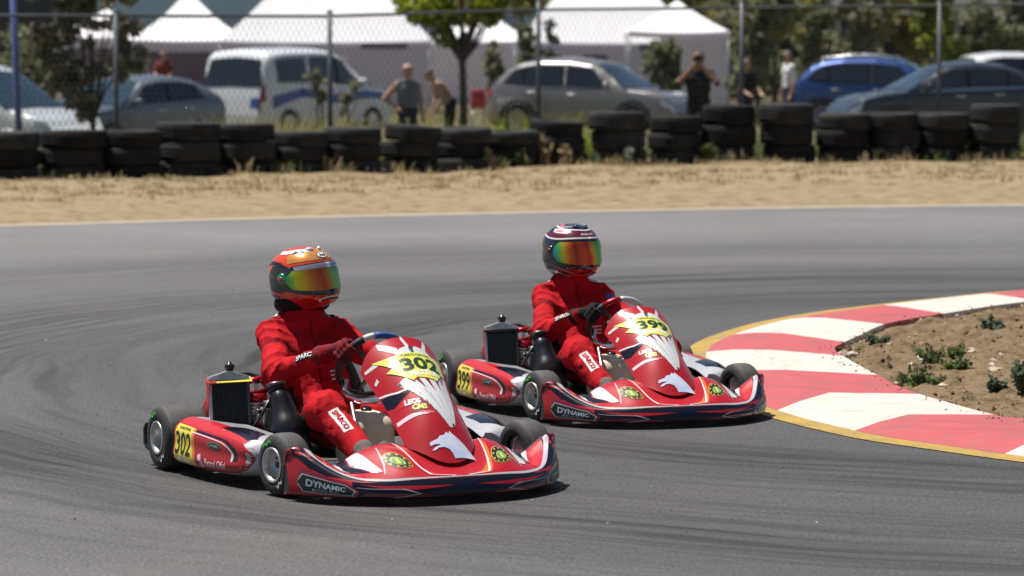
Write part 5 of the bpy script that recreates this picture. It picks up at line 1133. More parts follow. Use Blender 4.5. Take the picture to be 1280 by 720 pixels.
VAN = dict(band=[(2.30, 3.06), (3.28, 3.08), (2.6, 3.93), (2.30, 3.93)], L=4.4, W=1.82, wr=.32, cladding=False, tumble=.10, belt=[(0, .50), (.02, .75), (.05, 1.02), (.3, 1.08), (1.5, 1.08), (2.8, 1.06), (3.3, 1.04), (3.8, .96), (4.2, .86), (4.34, .70), (4.4, .50)], roof=[(0, .5), (.05, 1.05), (.20, 1.66), (.32, 1.78), (.8, 1.82), (1.8, 1.83), (2.3, 1.80), (2.6, 1.70), (3.55, 1.02), (3.6, .95), (4.4, .4)],
    side_glass=[[(.42, 3.12), (1.35, 3.1), (1.35, 3.88), (.42, 3.86)], [(1.5, 3.1), (2.3, 3.1), (2.3, 3.9), (1.5, 3.9)], [(2.38, 3.1), (3.25, 3.12), (2.6, 3.9), (2.38, 3.9)]], screen=(2.66, 3.5), rear=(.055, .19), mirror=(3.05, 1.15), handles=(2.1, 2.5), chrome=False, axles=(.75, 3.5), tail=[(.01, 2.2), (.12, 2.2), (.12, 3.4), (.01, 3.4)],
    paintwork=[('stripe_blue', [(.25, 1.75), (1.2, 2.35), (2.2, 1.95), (3.2, 2.2), (4.1, 2.5), (4.1, 2.9), (3.1, 2.72), (2.2, 2.50), (1.2, 2.88), (.25, 2.45)]), ('stripe_blue', [(.012, 1.9), (.03, 1.9), (.03, 5.5), (.012, 5.5)])])
SEDAN = dict(band=[(1.12, 3.2), (1.55, 3.08), (3.24, 3.08), (2.8, 3.92), (1.6, 3.9), (1.36, 3.78)], belt_chrome=[(1.0, 2.98), (3.3, 2.98), (3.3, 3.07), (1.0, 3.07)], L=4.7, W=1.83, wr=.33, cladding=False, belt=[(0, .5), (.06, .80), (.2, .98), (.8, 1.02), (1.6, .98), (2.8, .94), (3.3, .93), (4.0, .86), (4.4, .76), (4.62, .60), (4.7, .45)], roof=[(0, .45), (.75, 1.0), (1.15, 1.26), (1.55, 1.41), (2.1, 1.47), (2.6, 1.43), (2.85, 1.34), (3.55, .93), (3.7, .85), (4.7, .35)],
    side_glass=[[(1.15, 3.25), (1.55, 3.15), (1.55, 3.8), (1.4, 3.72)], [(1.6, 3.12), (2.3, 3.1), (2.3, 3.9), (1.6, 3.86)], [(2.37, 3.1), (3.2, 3.12), (2.8, 3.88), (2.37, 3.9)]], screen=(2.88, 3.50), rear=(.80, 1.30), mirror=(3.1, 1.02), handles=(1.75, 2.5), axles=(.95, 3.75))
def veh(name, label, cat, x, y, fwd, spec, **kw): s = dict(spec); s.update(kw); return make_car(name, label, cat, (x, y, float(ground_z(x, y))), fwd, s)
veh('parked_car', 'warm grey sport utility car behind the wire fence in front of the white tent', 'car', 1.75, 77.5, (.915, -.40), SUV, paint='paint_warm_grey')
veh('parked_car', 'silver hatchback parked nose-left beside the white van', 'car', -7.35, 68, (-.62, -.78), HATCH, paint='paint_silver_blue')
veh('parked_van', 'white van with wavy blue side stripe seen from behind', 'van', -4.35, 73, (.57, .82), VAN, paint='paint_white')
veh('parked_van', 'pale van at the left edge of the car park, cut off by the photo', 'van', -9.35, 62.5, (.88, -.47), VAN, paint='paint_pale', paintwork=[])
veh('parked_car', 'bright blue car with roof rails parked under the trees', 'car', 8.45, 80, (.97, -.24), SUV, paint='paint_blue', rails=(.7, 2.5))
veh('parked_car', 'dark grey saloon parked nose-left in front of the blue car', 'car', 8.35, 67.5, (-.985, -.17), SEDAN, paint='paint_dark_grey')
veh('parked_car', 'white car far back at the right edge, only its roof showing', 'car', 13.3, 93, (.96, .28), SUV, paint='paint_white')

# ------------------------------------------------------------------ tents
def cloth(n_, c_, tr):
    m = mat(n_, c_, .8, var=.03, vscale=2); nt = m.node_tree; t_ = nt.nodes.new('ShaderNodeBsdfTranslucent'); t_.inputs[0].default_value = tuple(c_) + (1,); x_ = nt.nodes.new('ShaderNodeMixShader'); x_.inputs[0].default_value = tr
    nt.links.new(nt.nodes['Principled BSDF'].outputs[0], x_.inputs[1]); nt.links.new(t_.outputs[0], x_.inputs[2]); nt.links.new(x_.outputs[0], nt.nodes['Material Output'].inputs[0])
cloth('tent_white', (0.94, 0.93, 0.95), .08); cloth('tent_wall', (0.80, 0.76, 0.86), .45)  # wall cloth is white too; the lilac of its shade is in the colour
mat('tent_pole', (0.5, 0.5, 0.5), 0.4, metal=0.7); mat('tent_print', (0.20, 0.17, 0.24), 0.8); mat('tent_blue', (0.24, 0.28, 0.5), 0.8)
def make_tent(label, cx, cy, w, d, eave, peak, walls=(), val=.28, sag=.5, valmat='tent_wall'):
    gz = float(ground_z(cx, cy)); t = empty('event_tent', (cx, cy, gz)); tag(t, label, 'tent', 'white event tents'); e, p = eave - gz, peak - gz
    mb = MB(); ns = 14
    c = [(-w/2, -d/2), (w/2, -d/2), (w/2, d/2), (-w/2, d/2)]
    for k in range(4):
        a, b = np.array(c[k]), np.array(c[(k + 1) % 4]); P = np.zeros((ns, 11, 3))
        for i in range(ns):
            s = i / (ns - 1)
            for j in range(11):
                q = a + (b - a) * j / 10; P[i, j, :2] = q * (1 - s); u = abs(j / 10 - .5) * 2
                P[i, j, 2] = e + (p - e) * (s**1.0 * (1 - sag * .35) + s**2.2 * sag * .35) - .05 * (1 - u * u) * (1 - s) + (.0)
        mb.grid(P, 'tent_white')
    mb.build('canopy', t)
    for k in range(4):
        a, b = np.array(c[k]), np.array(c[(k + 1) % 4]); P = []
        for j in range(21):
            q = a + (b - a) * j / 20; u = abs(j / 20 - .5) * 2; z0 = e - .05 * (1 - u * u); n_ = np.array([(b - a)[1], -(b - a)[0]]); n_ = n_ / np.linalg.norm(n_)
            P.append([(q[0] + n_[0] * .01, q[1] + n_[1] * .01, z0 + .01), (q[0] + n_[0] * (.02 + .02 * math.sin(j)), q[1] + n_[1] * .02, z0 - val)])
        mb = MB(); mb.grid(np.array(P), valmat); o = mb.build('valance', t)
        if k == 0 and w > 3.5:
            mb = MB(); mb.box((w * .28, -d / 2 - .05, e - val * .55), (w * .22, .01, val * .6), 'tent_print'); mb.build('printed_panel', o)
    for x, y in c:
        mb = MB(); mb.tube([(x * .98, y * .98, -.05), (x * .98, y * .98, e)], .03, 'tent_pole', 6); mb.build('pole', t)
    for (k, s0, s1, m) in walls:
        a, b = np.array(c[k]), np.array(c[(k + 1) % 4]); P = []
        for j in range(15):
            q = (a + (b - a) * (s0 + (s1 - s0) * j / 14)) * .97; P.append([(q[0] + .03 * math.sin(j * 1.3), q[1] + .03 * math.cos(j * 1.7), 0.0), (q[0], q[1], e - .02)])
        mb = MB(); mb.grid(np.array(P), m); mb.build('side_wall', t)
    return t
make_tent('white pointed tent rising behind the silver hatchback', -8.75, 97, 3.1, 3.1, 1.66, 3.05, [(2, 0, 1, 'tent_print')], sag=1.4)
make_tent('white tent mostly hidden by the olive tree at the left', -11.2, 99, 2.6, 2.6, 1.75, 2.5, [(2, 0, 1, 'tent_print')])
make_tent('large white peaked tent behind the white van', -4.95, 97, 5.6, 4.5, 1.62, 4.7, [(2, 0, 1, 'tent_wall'), (0, .62, 1, 'tent_wall'), (1, 0, 1, 'tent_wall')], val=.24)
make_tent('small white tent behind the green tree', -.95, 108, 3.3, 3.2, 1.60, 2.75, [(0, 0, 1, 'tent_wall'), (1, 0, 1, 'tent_wall')], sag=1.2)
make_tent('large white tent with dark windows behind the grey sport utility car', 2.55, 98, 5.0, 4.5, 1.60, 4.6, [(0, 0, .36, 'tent_wall'), (0, .5, 1, 'tent_wall'), (1, 0, 1, 'tent_wall'), (2, 0, 1, 'tent_print'), (3, 0, 1, 'tent_wall')], val=.3)
make_tent('white tent with side wall tinted lilac for shade behind the man with the camera', 4.05, 88, 2.45, 2.5, 1.88, 2.65, [(0, .3, 1, 'tent_wall'), (1, 0, 1, 'tent_wall')], val=.12)

# ------------------------------------------------------------------ trees and shrubs
def leaf_mat(name, c, c2):
    m = bpy.data.materials.new(name); m.use_nodes = True; nt = m.node_tree; L = nt.links.new; N = nt.nodes.new; p = nt.nodes['Principled BSDF']; p.inputs['Roughness'].default_value = .55; p.inputs['Specular IOR Level'].default_value = .3
    tc = N('ShaderNodeTexCoord'); n1 = N('ShaderNodeTexNoise'); n1.inputs['Scale'].default_value = 6; n1.inputs['Detail'].default_value = 4; L(tc.outputs['Object'], n1.inputs[0])
    rp = N('ShaderNodeValToRGB'); rp.color_ramp.elements[0].position = .35; rp.color_ramp.elements[1].position = .65; rp.color_ramp.elements[0].color = tuple(c) + (1,); rp.color_ramp.elements[1].color = tuple(c2) + (1,)
    L(n1.outputs['Fac'], rp.inputs[0]); L(rp.outputs[0], p.inputs['Base Color'])
    tr = N('ShaderNodeBsdfTranslucent'); L(rp.outputs[0], tr.inputs[0]); mx = N('ShaderNodeMixShader'); mx.inputs[0].default_value = .5; L(p.outputs[0], mx.inputs[1]); L(tr.outputs[0], mx.inputs[2]); L(mx.outputs[0], nt.nodes['Material Output'].inputs[0]); M[name] = m
leaf_mat('leaf_olive', (.17, .17, .10), (.38, .36, .24)); leaf_mat('leaf_green', (.14, .19, .02), (.36, .38, .04)); leaf_mat('leaf_dark', (.13, .15, .08), (.30, .31, .18)); leaf_mat('leaf_weed', (.09, .13, .04), (.20, .24, .09)); leaf_mat('leaf_grey', (.10, .14, .09), (.20, .25, .16)); leaf_mat('leaf_dry', (.36, .28, .15), (.52, .42, .25)); leaf_mat('leaf_yellow', (.22, .21, .07), (.44, .39, .15)); leaf_mat('leaf_pale', (.45, .47, .40), (.55, .56, .50))
mat('bark', (.07, .055, .042), .9, var=.4, vscale=15, bump=.6, bscale=40)
def leaf_cloud(mb, centres, n, size, m, r, el=1.7):
    """n leaves scattered round each (x,y,z,radius) clump"""
    C = np.array(centres, float); per = np.maximum(4, (n * C[:, 3]**2 / (C[:, 3]**2).sum()).astype(int)); V = []
    for (x, y, z, rad), k in zip(C, per):
        d = r.normal(size=(k, 3)); d /= np.linalg.norm(d, axis=1, keepdims=True); q = np.array([x, y, z]) + d * (rad * r.random((k, 1))**.45) * np.array([1, 1, .85])
        a = r.normal(size=(k, 3)); a /= np.linalg.norm(a, axis=1, keepdims=True); b = np.cross(a, r.normal(size=(k, 3))); b /= np.linalg.norm(b, axis=1, keepdims=True)
        s = size * (.6 + .8 * r.random((k, 1))); V.append(np.stack([q - a * s * el / 2, q + b * s * .5, q + a * s * el / 2, q - b * s * .5], 1))
    V = np.concatenate(V).reshape(-1, 3); mb.add(V, np.arange(len(V)).reshape(-1, 4), m, False)
def make_tree(name, label, cat, x, y, clumps, leaf, n, size, seed, trunk=None, group=None, stems=None):
    """clumps: (dx, dy, z above the ground, radius)"""
    gz = float(ground_z(x, y)); t = empty(name, (x, y, gz)); tag(t, label, cat, group); r = np.random.default_rng(seed); mb = MB()
    cz = np.mean([c[2] for c in clumps]); tr = trunk or .06; lo = min(c[2] - c[3] for c in clumps); fork = max(.25, lo * .9)
    for st in (stems or [(0, 0)]):
        mb.tube([(st[0], st[1], -.1), (st[0] + .03, st[1], fork * .5), (st[0] * 1.3 + .01, st[1], fork), (st[0] * 1.5, st[1], cz)], [tr * 1.2, tr, tr * .85, tr * .35], 'bark', 8)
    for c in clumps:
        s0 = Vector((0.01, 0, fork)); e = Vector(c[:3]); md = s0.lerp(e, .5) + Vector((r.normal() * .06, r.normal() * .06, .05)); mb.tube([s0, md, e], [tr * .5, tr * .32, tr * .1], 'bark', 5)
    mb.build('trunk', t); mb = MB(); sub = []
    for c in clumps:
        for q in range(9):
            d = r.normal(size=3); d /= np.linalg.norm(d); w_ = .45 + .75 * r.random(); sub.append((c[0] + d[0] * c[3] * w_, c[1] + d[1] * c[3] * w_, c[2] + d[2] * c[3] * w_ * .9, c[3] * (.18 + .3 * r.random())))
        sub.append((c[0], c[1], c[2], c[3] * .6))
    leaf_cloud(mb, sub, n, size, leaf, r); mb.build('crown', t); return t
rr_ = np.random.default_rng(77)
def clump(n, rx, ry, z0, z1, r0, r1): return [(rr_.uniform(-rx, rx), rr_.uniform(-ry, ry), rr_.uniform(z0, z1), rr_.uniform(r0, r1)) for _ in range(n)]
make_tree('olive_tree', 'olive tree with drooping grey-green crown at the left behind the fence', 'tree', -6.75, 57.5, clump(9, .75, .5, 2.2, 3.3, .28, .5) + clump(5, .8, .4, 1.45, 2.0, .22, .34) + [(-.15, 0, 1.25, .3)], 'leaf_olive', 8500, .07, 1, .055)
make_tree('young_tree', 'green leafy tree with dark slim trunk beside the standing man', 'tree', -.93, 66.5, clump(11, .75, .5, 2.55, 3.5, .28, .45) + [(-.75, 0, 2.62, .34), (-.35, 0, 2.25, .28), (.5, 0, 2.55, .3), (-.15, .1, 2.1, .22)], 'leaf_green', 4200, .085, 2, .075)
make_tree('sapling', 'thin sapling with sparse tuft in front of the white van', 'sapling', -3.25, 59.5, [(0, 0, 1.52, .17), (.07, .05, 1.3, .11)], 'leaf_olive', 300, .06, 3, .02, stems=[(0, 0), (.06, .05)])
make_tree('sapling', 'taller leaning sapling at the right end of the white van', 'sapling', -2.72, 59.2, [(0, 0, 1.25, .12), (.12, 0, 1.45, .10), (-.1, 0, 1.0, .09)], 'leaf_olive', 200, .06, 4, .02)
make_tree('shrub', 'rounded olive shrub left of the grey sport utility car', 'shrub', -.42, 84, [(0, 0, 1.45, .36), (.1, 0, 1.1, .3), (-.05, 0, 1.75, .22), (.2, 0, .7, .25)], 'leaf_olive', 1500, .08, 5, .04)
make_tree('shrub', 'tall slim dark shrub above the rear of the grey sport utility car', 'shrub', .30, 86, [(0, 0, 1.5, .32), (0, 0, 1.95, .28), (.05, 0, 2.3, .18), (0, 0, 1.0, .3)], 'leaf_dark', 1400, .08, 6, .04)
make_tree('shrub', 'narrow dark shrub right of the fence post over the grey car roof', 'shrub', .92, 86, [(0, 0, 1.6, .2), (.03, 0, 2.05, .2), (.0, 0, 2.4, .12), (0, 0, 1.1, .22)], 'leaf_dark', 900, .08, 7, .035)
make_tree('shrub', 'dark round shrub between the grey car and the man with the camera', 'shrub', 3.55, 83, [(0, 0, 1.35, .42), (.1, 0, .95, .4), (-.1, 0, 1.7, .32), (.2, 0, 1.75, .25)], 'leaf_dark', 1900, .085, 8, .04)
RT = [(5.75, 84, 'dark slim-leaved tree beside the right fence post', 'leaf_dark', [(0, 0, 1.9, .5), (.2, 0, 2.6, .5), (-.2, 0, 1.2, .4), (.1, 0, 3.2, .5)]), (7.1, 97, 'yellow-green tree left of the blue car', 'leaf_yellow', [(0, 0, 2.4, .6), (.5, 0, 2.9, .5), (-.4, 0, 3.2, .5)]), (8.2, 99, 'dark tree standing behind the blue car roof', 'leaf_dark', [(0, 0, 2.2, .6), (.3, 0, 1.6, .5), (.1, 0, 3.0, .6)]), (9.25, 96, 'grey-green olive tree over the blue car windscreen', 'leaf_olive', [(0, 0, 2.1, .55), (.3, 0, 2.7, .55), (-.3, 0, 1.5, .45), (0, 0, 3.3, .5)]), (10.4, 98, 'reddish yellow-green tree behind the dark saloon windscreen', 'leaf_yellow', [(0, 0, 2.3, .6), (.4, 0, 1.8, .5), (.1, 0, 3.1, .5)]), (11.6, 97, 'green tree behind the dark saloon roof', 'leaf_green', [(0, 0, 2.2, .6), (.3, 0, 1.6, .5), (-.2, 0, 2.9, .5)]), (13.0, 100, 'dark tree behind the white car at the right', 'leaf_dark', [(0, 0, 2.5, .6), (.5, 0, 2.0, .5), (-.3, 0, 1.7, .5)]), (4.6, 104, 'yellow-green tree rising behind the tent with the shade-tinted wall', 'leaf_yellow', [(0, 0, 2.9, .6), (.6, 0, 2.7, .5), (-.6, 0, 2.8, .5)]), (14.6, 101, 'olive tree at the far right edge', 'leaf_olive', [(0, 0, 2.3, .6), (.4, 0, 1.6, .5), (-.4, 0, 3.0, .5)]), (.3, 118, 'yellow-green tree rising behind the tents in the middle', 'leaf_yellow', [(0, 0, 3.0, .6), (.7, 0, 3.2, .6), (-.7, 0, 3.3, .5), (-1.4, 0, 3.4, .5)]), (6.3, 110, 'tree with light bare twigs behind the fence post', 'leaf_olive', [(0, 0, 2.4, .6), (.6, 0, 3.1, .5), (-.5, 0, 3.2, .5)])]
for i, (x, y, lab, lf, cl_) in enumerate(RT): make_tree('background_tree', lab, 'tree', x, y, [(a_ * 1.3, b_, c_, e_ * 1.35) for a_, b_, c_, e_ in cl_] + ([(.15, .1, 3.9, .6), (-.5, 0, 3.6, .5)] if i % 2 else []), lf, 2400, .12, 40 + i, .06, 'trees behind the car park')
# ------------------------------------------------------------------ people behind the fence
mat('skin', (0.42, 0.24, 0.16), 0.6); mat('skin_tan', (0.33, 0.18, 0.11), 0.6); mat('hair_dark', (0.02, 0.016, 0.013), 0.6); mat('hair_bald', (0.48, 0.30, 0.22), 0.45)
for n_, c_ in (('cloth_grey', (0.14, 0.17, 0.19)), ('cloth_navy', (0.02, 0.025, 0.04)), ('cloth_black', (0.014, 0.014, 0.015)), ('cloth_tan', (0.40, 0.27, 0.18)), ('cloth_white', (0.72, 0.70, 0.70)), ('cloth_red', (0.22, 0.05, 0.045)), ('cloth_denim', (0.06, 0.08, 0.13))): mat(n_, c_, .85, spec=.2, var=.15, vscale=9)
def make_person(label, x, y, face, shirt, legs, hair, arms, sleeve=True, h=1.75, bend=0.0, skin='skin', hands_fwd=None):
    """face: heading in degrees of the figure; arms: {side: (elbow, wrist)} in the figure's own frame (x ahead, y left)"""
    gz = float(ground_z(x, y)); root = empty('person', (x, y, gz), R(face)); tag(root, label, 'person', 'people behind the fence'); s = h / 1.75; cl = []; rg = []
    def cap(a, b, ra, rb, m): cl.append((tuple(q * s for q in a), tuple(q * s for q in b), ra * s, rb * s)); rg.append(m)
    cb, sb = math.cos(R(bend)), math.sin(R(bend))
    def tb(p): return (p[0] * cb + (p[2] - .95) * sb, p[1], (p[2] - .95) * cb - p[0] * sb + .95)
    for q in (-1, 1):
        cap((0, q * .09, .93), (.03, q * .10, .50), .088, .062, 2); cap((.03, q * .10, .50), (-.01, q * .105, .10), .060, .042, 2); cap((-.03, q * .105, .05), (.15, q * .12, .04), .040, .034, 4)
        a, b = arms[q]; sh = (0, q * .185, 1.41); cap(tb(sh), tb(a), .055, .045, 1 if sleeve else 0); cap(tb(a), tb(b), .042, .030, 0)
        d = np.array(b) - np.array(a); d = d / np.linalg.norm(d); sd_ = np.cross(d, (0, 0, 1.0)); sd_ = sd_ / (np.linalg.norm(sd_) + 1e-6); hd = np.array(b) + d * .06; cap(tb(b), tb(hd), .032, .036, 0)
        for f in range(4): o = sd_ * (f - 1.5) * .021; e = hd + o + d * (.055, .07, .065, .05)[f] + np.array([.02, 0, -.01]); cap(tb(hd + o), tb(e), .013, .011, 0)
        cap(tb(hd - d * .02 + sd_ * .03), tb(hd + d * .03 + sd_ * .055), .014, .012, 0)
    cap((0, -.08, .97), (0, .08, .97), .105, .105, 2); cap(tb((0, -.06, 1.02)), tb((0, -.09, 1.32)), .10, .11, 1); cap(tb((0, .06, 1.02)), tb((0, .09, 1.32)), .10, .11, 1); cap(tb((0, -.15, 1.42)), tb((0, .15, 1.42)), .062, .062, 1)
    cap(tb((0, 0, 1.44)), tb((.015, 0, 1.56)), .052, .050, 0); cap(tb((.01, 0, 1.66)), tb((.02, 0, 1.60)), .093, .078, 0); cap(tb((.085, 0, 1.615)), tb((.108, 0, 1.60)), .014, .016, 0); cap(tb((.06, 0, 1.555)), tb((.07, 0, 1.555)), .035, .03, 0)
    for q in (-1, 1): cap(tb((.0, q * .088, 1.63)), tb((-.01, q * .092, 1.60)), .016, .014, 0)
    hc = np.array(tb((.01, 0, 1.64))) * s
    up = np.array([sb, 0, cb]); fw = np.array([cb, 0, -sb])
    def matfn(c):
        rid = np.array(rg)[np.argmin(caps_d(c, cl), 0)]; w = c - hc; t = w @ up; f = w @ fw; head = (np.abs(w).max(1) < .16 * s)
        rid[head & (rid == 0) & ((t > .045 * s + .6 * np.maximum(f, 0)) | ((f < -.035 * s) & (t > -.05 * s)))] = 3
        return rid
    blob('body', cl, .022, .0145, [skin, shirt, legs, hair, 'cloth_black'], None, root, None, lambda P: .003 * wave(P, 5, 35), matfn=matfn)
    return root
HIP = {-1: ((-.06, -.40, 1.16), (.06, -.22, 1.02)), 1: ((-.06, .40, 1.16), (.06, .22, 1.02))}
DOWN = {-1: ((-.03, -.24, 1.13), (.06, -.25, .88)), 1: ((-.03, .24, 1.13), (.06, .25, .88))}
CAMP = {-1: ((.17, -.30, 1.27), (.20, -.06, 1.52)), 1: ((.17, .30, 1.27), (.20, .06, 1.52))}
FWDA = {-1: ((.10, -.22, 1.15), (.33, -.16, 1.05)), 1: ((.10, .22, 1.15), (.33, .16, 1.05))}
make_person('bald bearded man in grey sleeveless shirt, hand on hip, right of the white van', -1.81, 62, -70, 'cloth_grey', 'cloth_navy', 'hair_bald', {-1: HIP[-1], 1: DOWN[1]}, sleeve=False, h=1.78)
make_person('person in tan top leaning forward beside the green tree trunk', -1.16, 67.5, 200, 'cloth_tan', 'cloth_black', 'hair_dark', FWDA, h=1.7, bend=38)
pm = make_person('man in black standing behind the tyre wall with camera raised to his face', 2.98, 57.2, -98, 'cloth_black', 'cloth_black', 'hair_dark', CAMP, h=1.86, skin='skin_tan')
make_person('person in white shirt walking beside the blue car', 5.80, 75, -160, 'cloth_white', 'cloth_denim', 'hair_dark', DOWN, h=1.8)
make_person('person in dark clothes standing in shade behind the right fence post', 4.30, 66, -60, 'cloth_black', 'cloth_navy', 'hair_dark', FWDA, h=1.62)
make_person('person in red top in the shade of the pointed tent', -8.95, 92, -90, 'cloth_red', 'cloth_black', 'hair_dark', FWDA, h=1.7)
make_person('person in white shirt in the shade beneath the pointed tent', -7.6, 93, -110, 'cloth_white', 'cloth_black', 'hair_dark', DOWN, h=1.58)
# his camera
c, s_ = math.cos(R(-98)), math.sin(R(-98)); hz = float(ground_z(2.98, 57.2)) + 1.645 * 1.86 / 1.75
cm_ = empty('photo_camera', (2.98 + c * .20, 57.2 + s_ * .20, hz), R(-98)); tag(cm_, 'black photo camera held at the face of the man in black', 'camera')
mb = MB(); mb.box((0, 0, 0), (.06, .13, .09), 'black_matt', bev=.012); mb.box((0, 0, .055), (.05, .05, .03), 'black_matt', bev=.008); mb.build('camera_body', cm_)
mb = MB(); mb.lathe([(.0, .028), (.036, .028), (.036, .06), (.042, .065), (.042, .12), (.036, .122), (.034, .11), (0, .108)], (0, 0, 0), (1, 0, 0), 'black_plastic', 18); mb.build('lens', cm_)

# ------------------------------------------------------------------ backdrop: warehouse, hedge, canopy roof
mat('cladding', (0.46, 0.60, 0.70), .5, var=.08, vscale=.6); mat('roof_dark', (0.05, 0.055, 0.06), .6); mat('roof_white', (0.80, 0.79, 0.76), .5); mat('concrete', (0.35, 0.34, 0.32), .8, var=.15, vscale=3)
w = empty('warehouse', (-12, 150, -.3)); tag(w, 'long blue-grey metal clad warehouse far behind the tents', 'building')
P = []
for i in range(231):
    x = -30 + i * .2; d = 0.06 if i % 2 else 0.0; P.append([(x, -d, 0), (x, -d, 11)])
mb = MB(); mb.grid(np.array(P), 'cladding', False); mb.build('wall', w)
mb = MB(); mb.box((-7, 10, 11.2), (47, 21, .4), 'roof_dark'); mb.build('roof', w)
mb = MB(); mb.box((-7, 9, 5.4), (45.5, 17.5, 10.8), 'concrete'); mb.build('inner_block', w)
for i in range(6):
    mb = MB(); mb.box((-26 + i * 7.5, -.09, 5.5), (2.2, .08, 1.3), 'glass_blue'); mb.build('window', w)
for i in range(3):
    mb = MB(); mb.box((-22 + i * 13, -.1, 1.9), (3.6, .1, 3.8), 'roof_dark', bev=.02); mb.build('door', w)
cp = empty('carport', (15, 125, -.3)); tag(cp, 'flat white carport roof on slim columns at the far right', 'carport')
mb = MB(); mb.box((0, 0, 3.15), (26, 9, .5), 'roof_white', bev=.03); mb.build('roof', cp)
for i in range(7):
    for y in (-4, 4):
        mb = MB(); mb.box((-12 + i * 4, y, 1.44), (.22, .22, 2.9), 'concrete'); mb.build('column', cp)
mb = MB(); mb.box((0, 4.4, 1.3), (25.6, .15, 2.6), 'roof_dark'); mb.build('rear_wall', cp)
def hedge(label, x0, x1, y, h, leaf, n, seed):
    t = empty('hedge', ((x0 + x1) / 2, y, float(ground_z((x0 + x1) / 2, y)))); tag(t, label, 'hedge'); r = np.random.default_rng(seed); cs = [(r.uniform(x0, x1) - (x0 + x1) / 2, r.uniform(-.5, .5), r.uniform(.2, h * (.75 + .3 * r.random())), r.uniform(.3, .55)) for _ in range(int((x1 - x0) * 9))]
    mb = MB(); leaf_cloud(mb, cs, n, .13, leaf, r); mb.build('foliage', t); mb = MB()
    for q in range(int((x1 - x0) / .8)): xx = x0 + .4 + q * .8 - (x0 + x1) / 2; mb.tube([(xx, 0, -.1), (xx + .1, .05, h * .4), (xx, 0, h * .8)], [.05, .04, .02], 'bark', 5)
    tag(mb.build('stems', t), kind='stuff')
hedge('tall dark hedge behind the blue car and the trees on the right', 5.6, 18, 113, 1.4, 'leaf_dark', 5000, 91)
hedge('dark hedge behind the olive tree and the left tents', -19, -7.5, 116, 2.1, 'leaf_dark', 6500, 92)

# ------------------------------------------------------------------ weeds, stones, grass
def blades(mb, pts, hgt, m, r, lean=.5, wd=.008):
    V = []
    for (x, y, z) in pts:
        a = r.uniform(0, 6.28); h = hgt * r.uniform(.5, 1.2); l = r.uniform(.1, lean) * h; d = np.array([math.cos(a), math.sin(a), 0]); p = np.array([x, y, z - .01]); s = np.array([-d[1], d[0], 0]) * wd * r.uniform(.6, 1.4)
        md = p + d * l * .35 + np.array([0, 0, h * .6]); tp = p + d * l + np.array([0, 0, h]); V.append((p - s, p + s, md + s * .8, md - s * .8)); V.append((md - s * .8, md + s * .8, tp + s * .1, tp - s * .1))
    if V: V = np.array(V).reshape(-1, 3); mb.add(V, np.arange(len(V)).reshape(-1, 4), m, False)
r = np.random.default_rng(5); mb = MB()
def tufts(n, xf, yf, zf, hgt, m, k, spread):
    for _ in range(n):
        x = xf(); y = yf(x); blades(mb, [(x + r.normal() * spread, y + r.normal() * spread, zf(x, y)) for _ in range(k)], hgt * r.uniform(.5, 1.3), m, r, .7)
tufts(700, lambda: r.uniform(-8.5, 9), lambda x: float(edge_y(x)) + r.uniform(.25, 1)**.7 * (float(barrier_y(x)) - float(edge_y(x))), verge_z, .07, 'leaf_dry', 16, .07)
tufts(60, lambda: r.uniform(-8, 9), lambda x: float(barrier_y(x)) - .42 - abs(r.normal()) * .12, verge_z, .16, 'leaf_dry', 12, .06)
tufts(36, lambda: r.uniform(-8, 9), lambda x: float(barrier_y(x)) - .42 - abs(r.normal()) * .10, verge_z, .14, 'leaf_weed', 12, .05)
tag(mb.build('dry_grass'), 'short straw-coloured grass scattered over the dirt verge', 'grass', kind='stuff')
mb = MB()
tufts(260, lambda: r.uniform(-4.2, -2.0), lambda x: float(barrier_y(x)) + r.uniform(1.4, 5), lambda x, y: float(ground_z(x, y)), .62, 'leaf_yellow', 26, .10)
tufts(420, lambda: r.uniform(-9, 10), lambda x: float(barrier_y(x)) + r.uniform(1.3, 9), lambda x, y: float(ground_z(x, y)), .42, 'leaf_weed', 22, .10)
tufts(160, lambda: r.uniform(-1.6, 1.2), lambda x: float(barrier_y(x)) + r.uniform(1.3, 5), lambda x, y: float(ground_z(x, y)), .60, 'leaf_green', 22, .10)
tufts(300, lambda: r.uniform(-10, 11), lambda x: r.uniform(80, 95), lambda x, y: float(ground_z(x, y)), .30, 'leaf_yellow', 14, .2)
tag(mb.build('tall_grass'), 'tall green grass growing behind the fence', 'grass', kind='stuff')
def weed(label, x, y, z, h, leaf, n, seed, spread, group, cat='weed', size=.03):
    t = empty('weed_plant', (x, y, z)); tag(t, label, cat, group); q = np.random.default_rng(seed); mb = MB(); cs = []
    for i in range(n):
        a = q.uniform(0, 6.28); rr = spread * q.uniform(.2, 1); e = (rr * math.cos(a), rr * math.sin(a), h * q.uniform(.45, 1) * (1 - .4 * rr / max(spread, 1e-3))); mb.tube([(0, 0, -.02), (e[0] * .4, e[1] * .4, e[2] * .6), e], [.005, .004, .002], leaf, 5); 
        for w in np.linspace(.25, 1, 7): cs.append((e[0] * w, e[1] * w, e[2] * w, size * .9))
    mb.build('stem', t); mb = MB(); leaf_cloud(mb, cs, len(cs) * 4, size * .85, leaf, q, 2.0); mb.build('leaves', t)
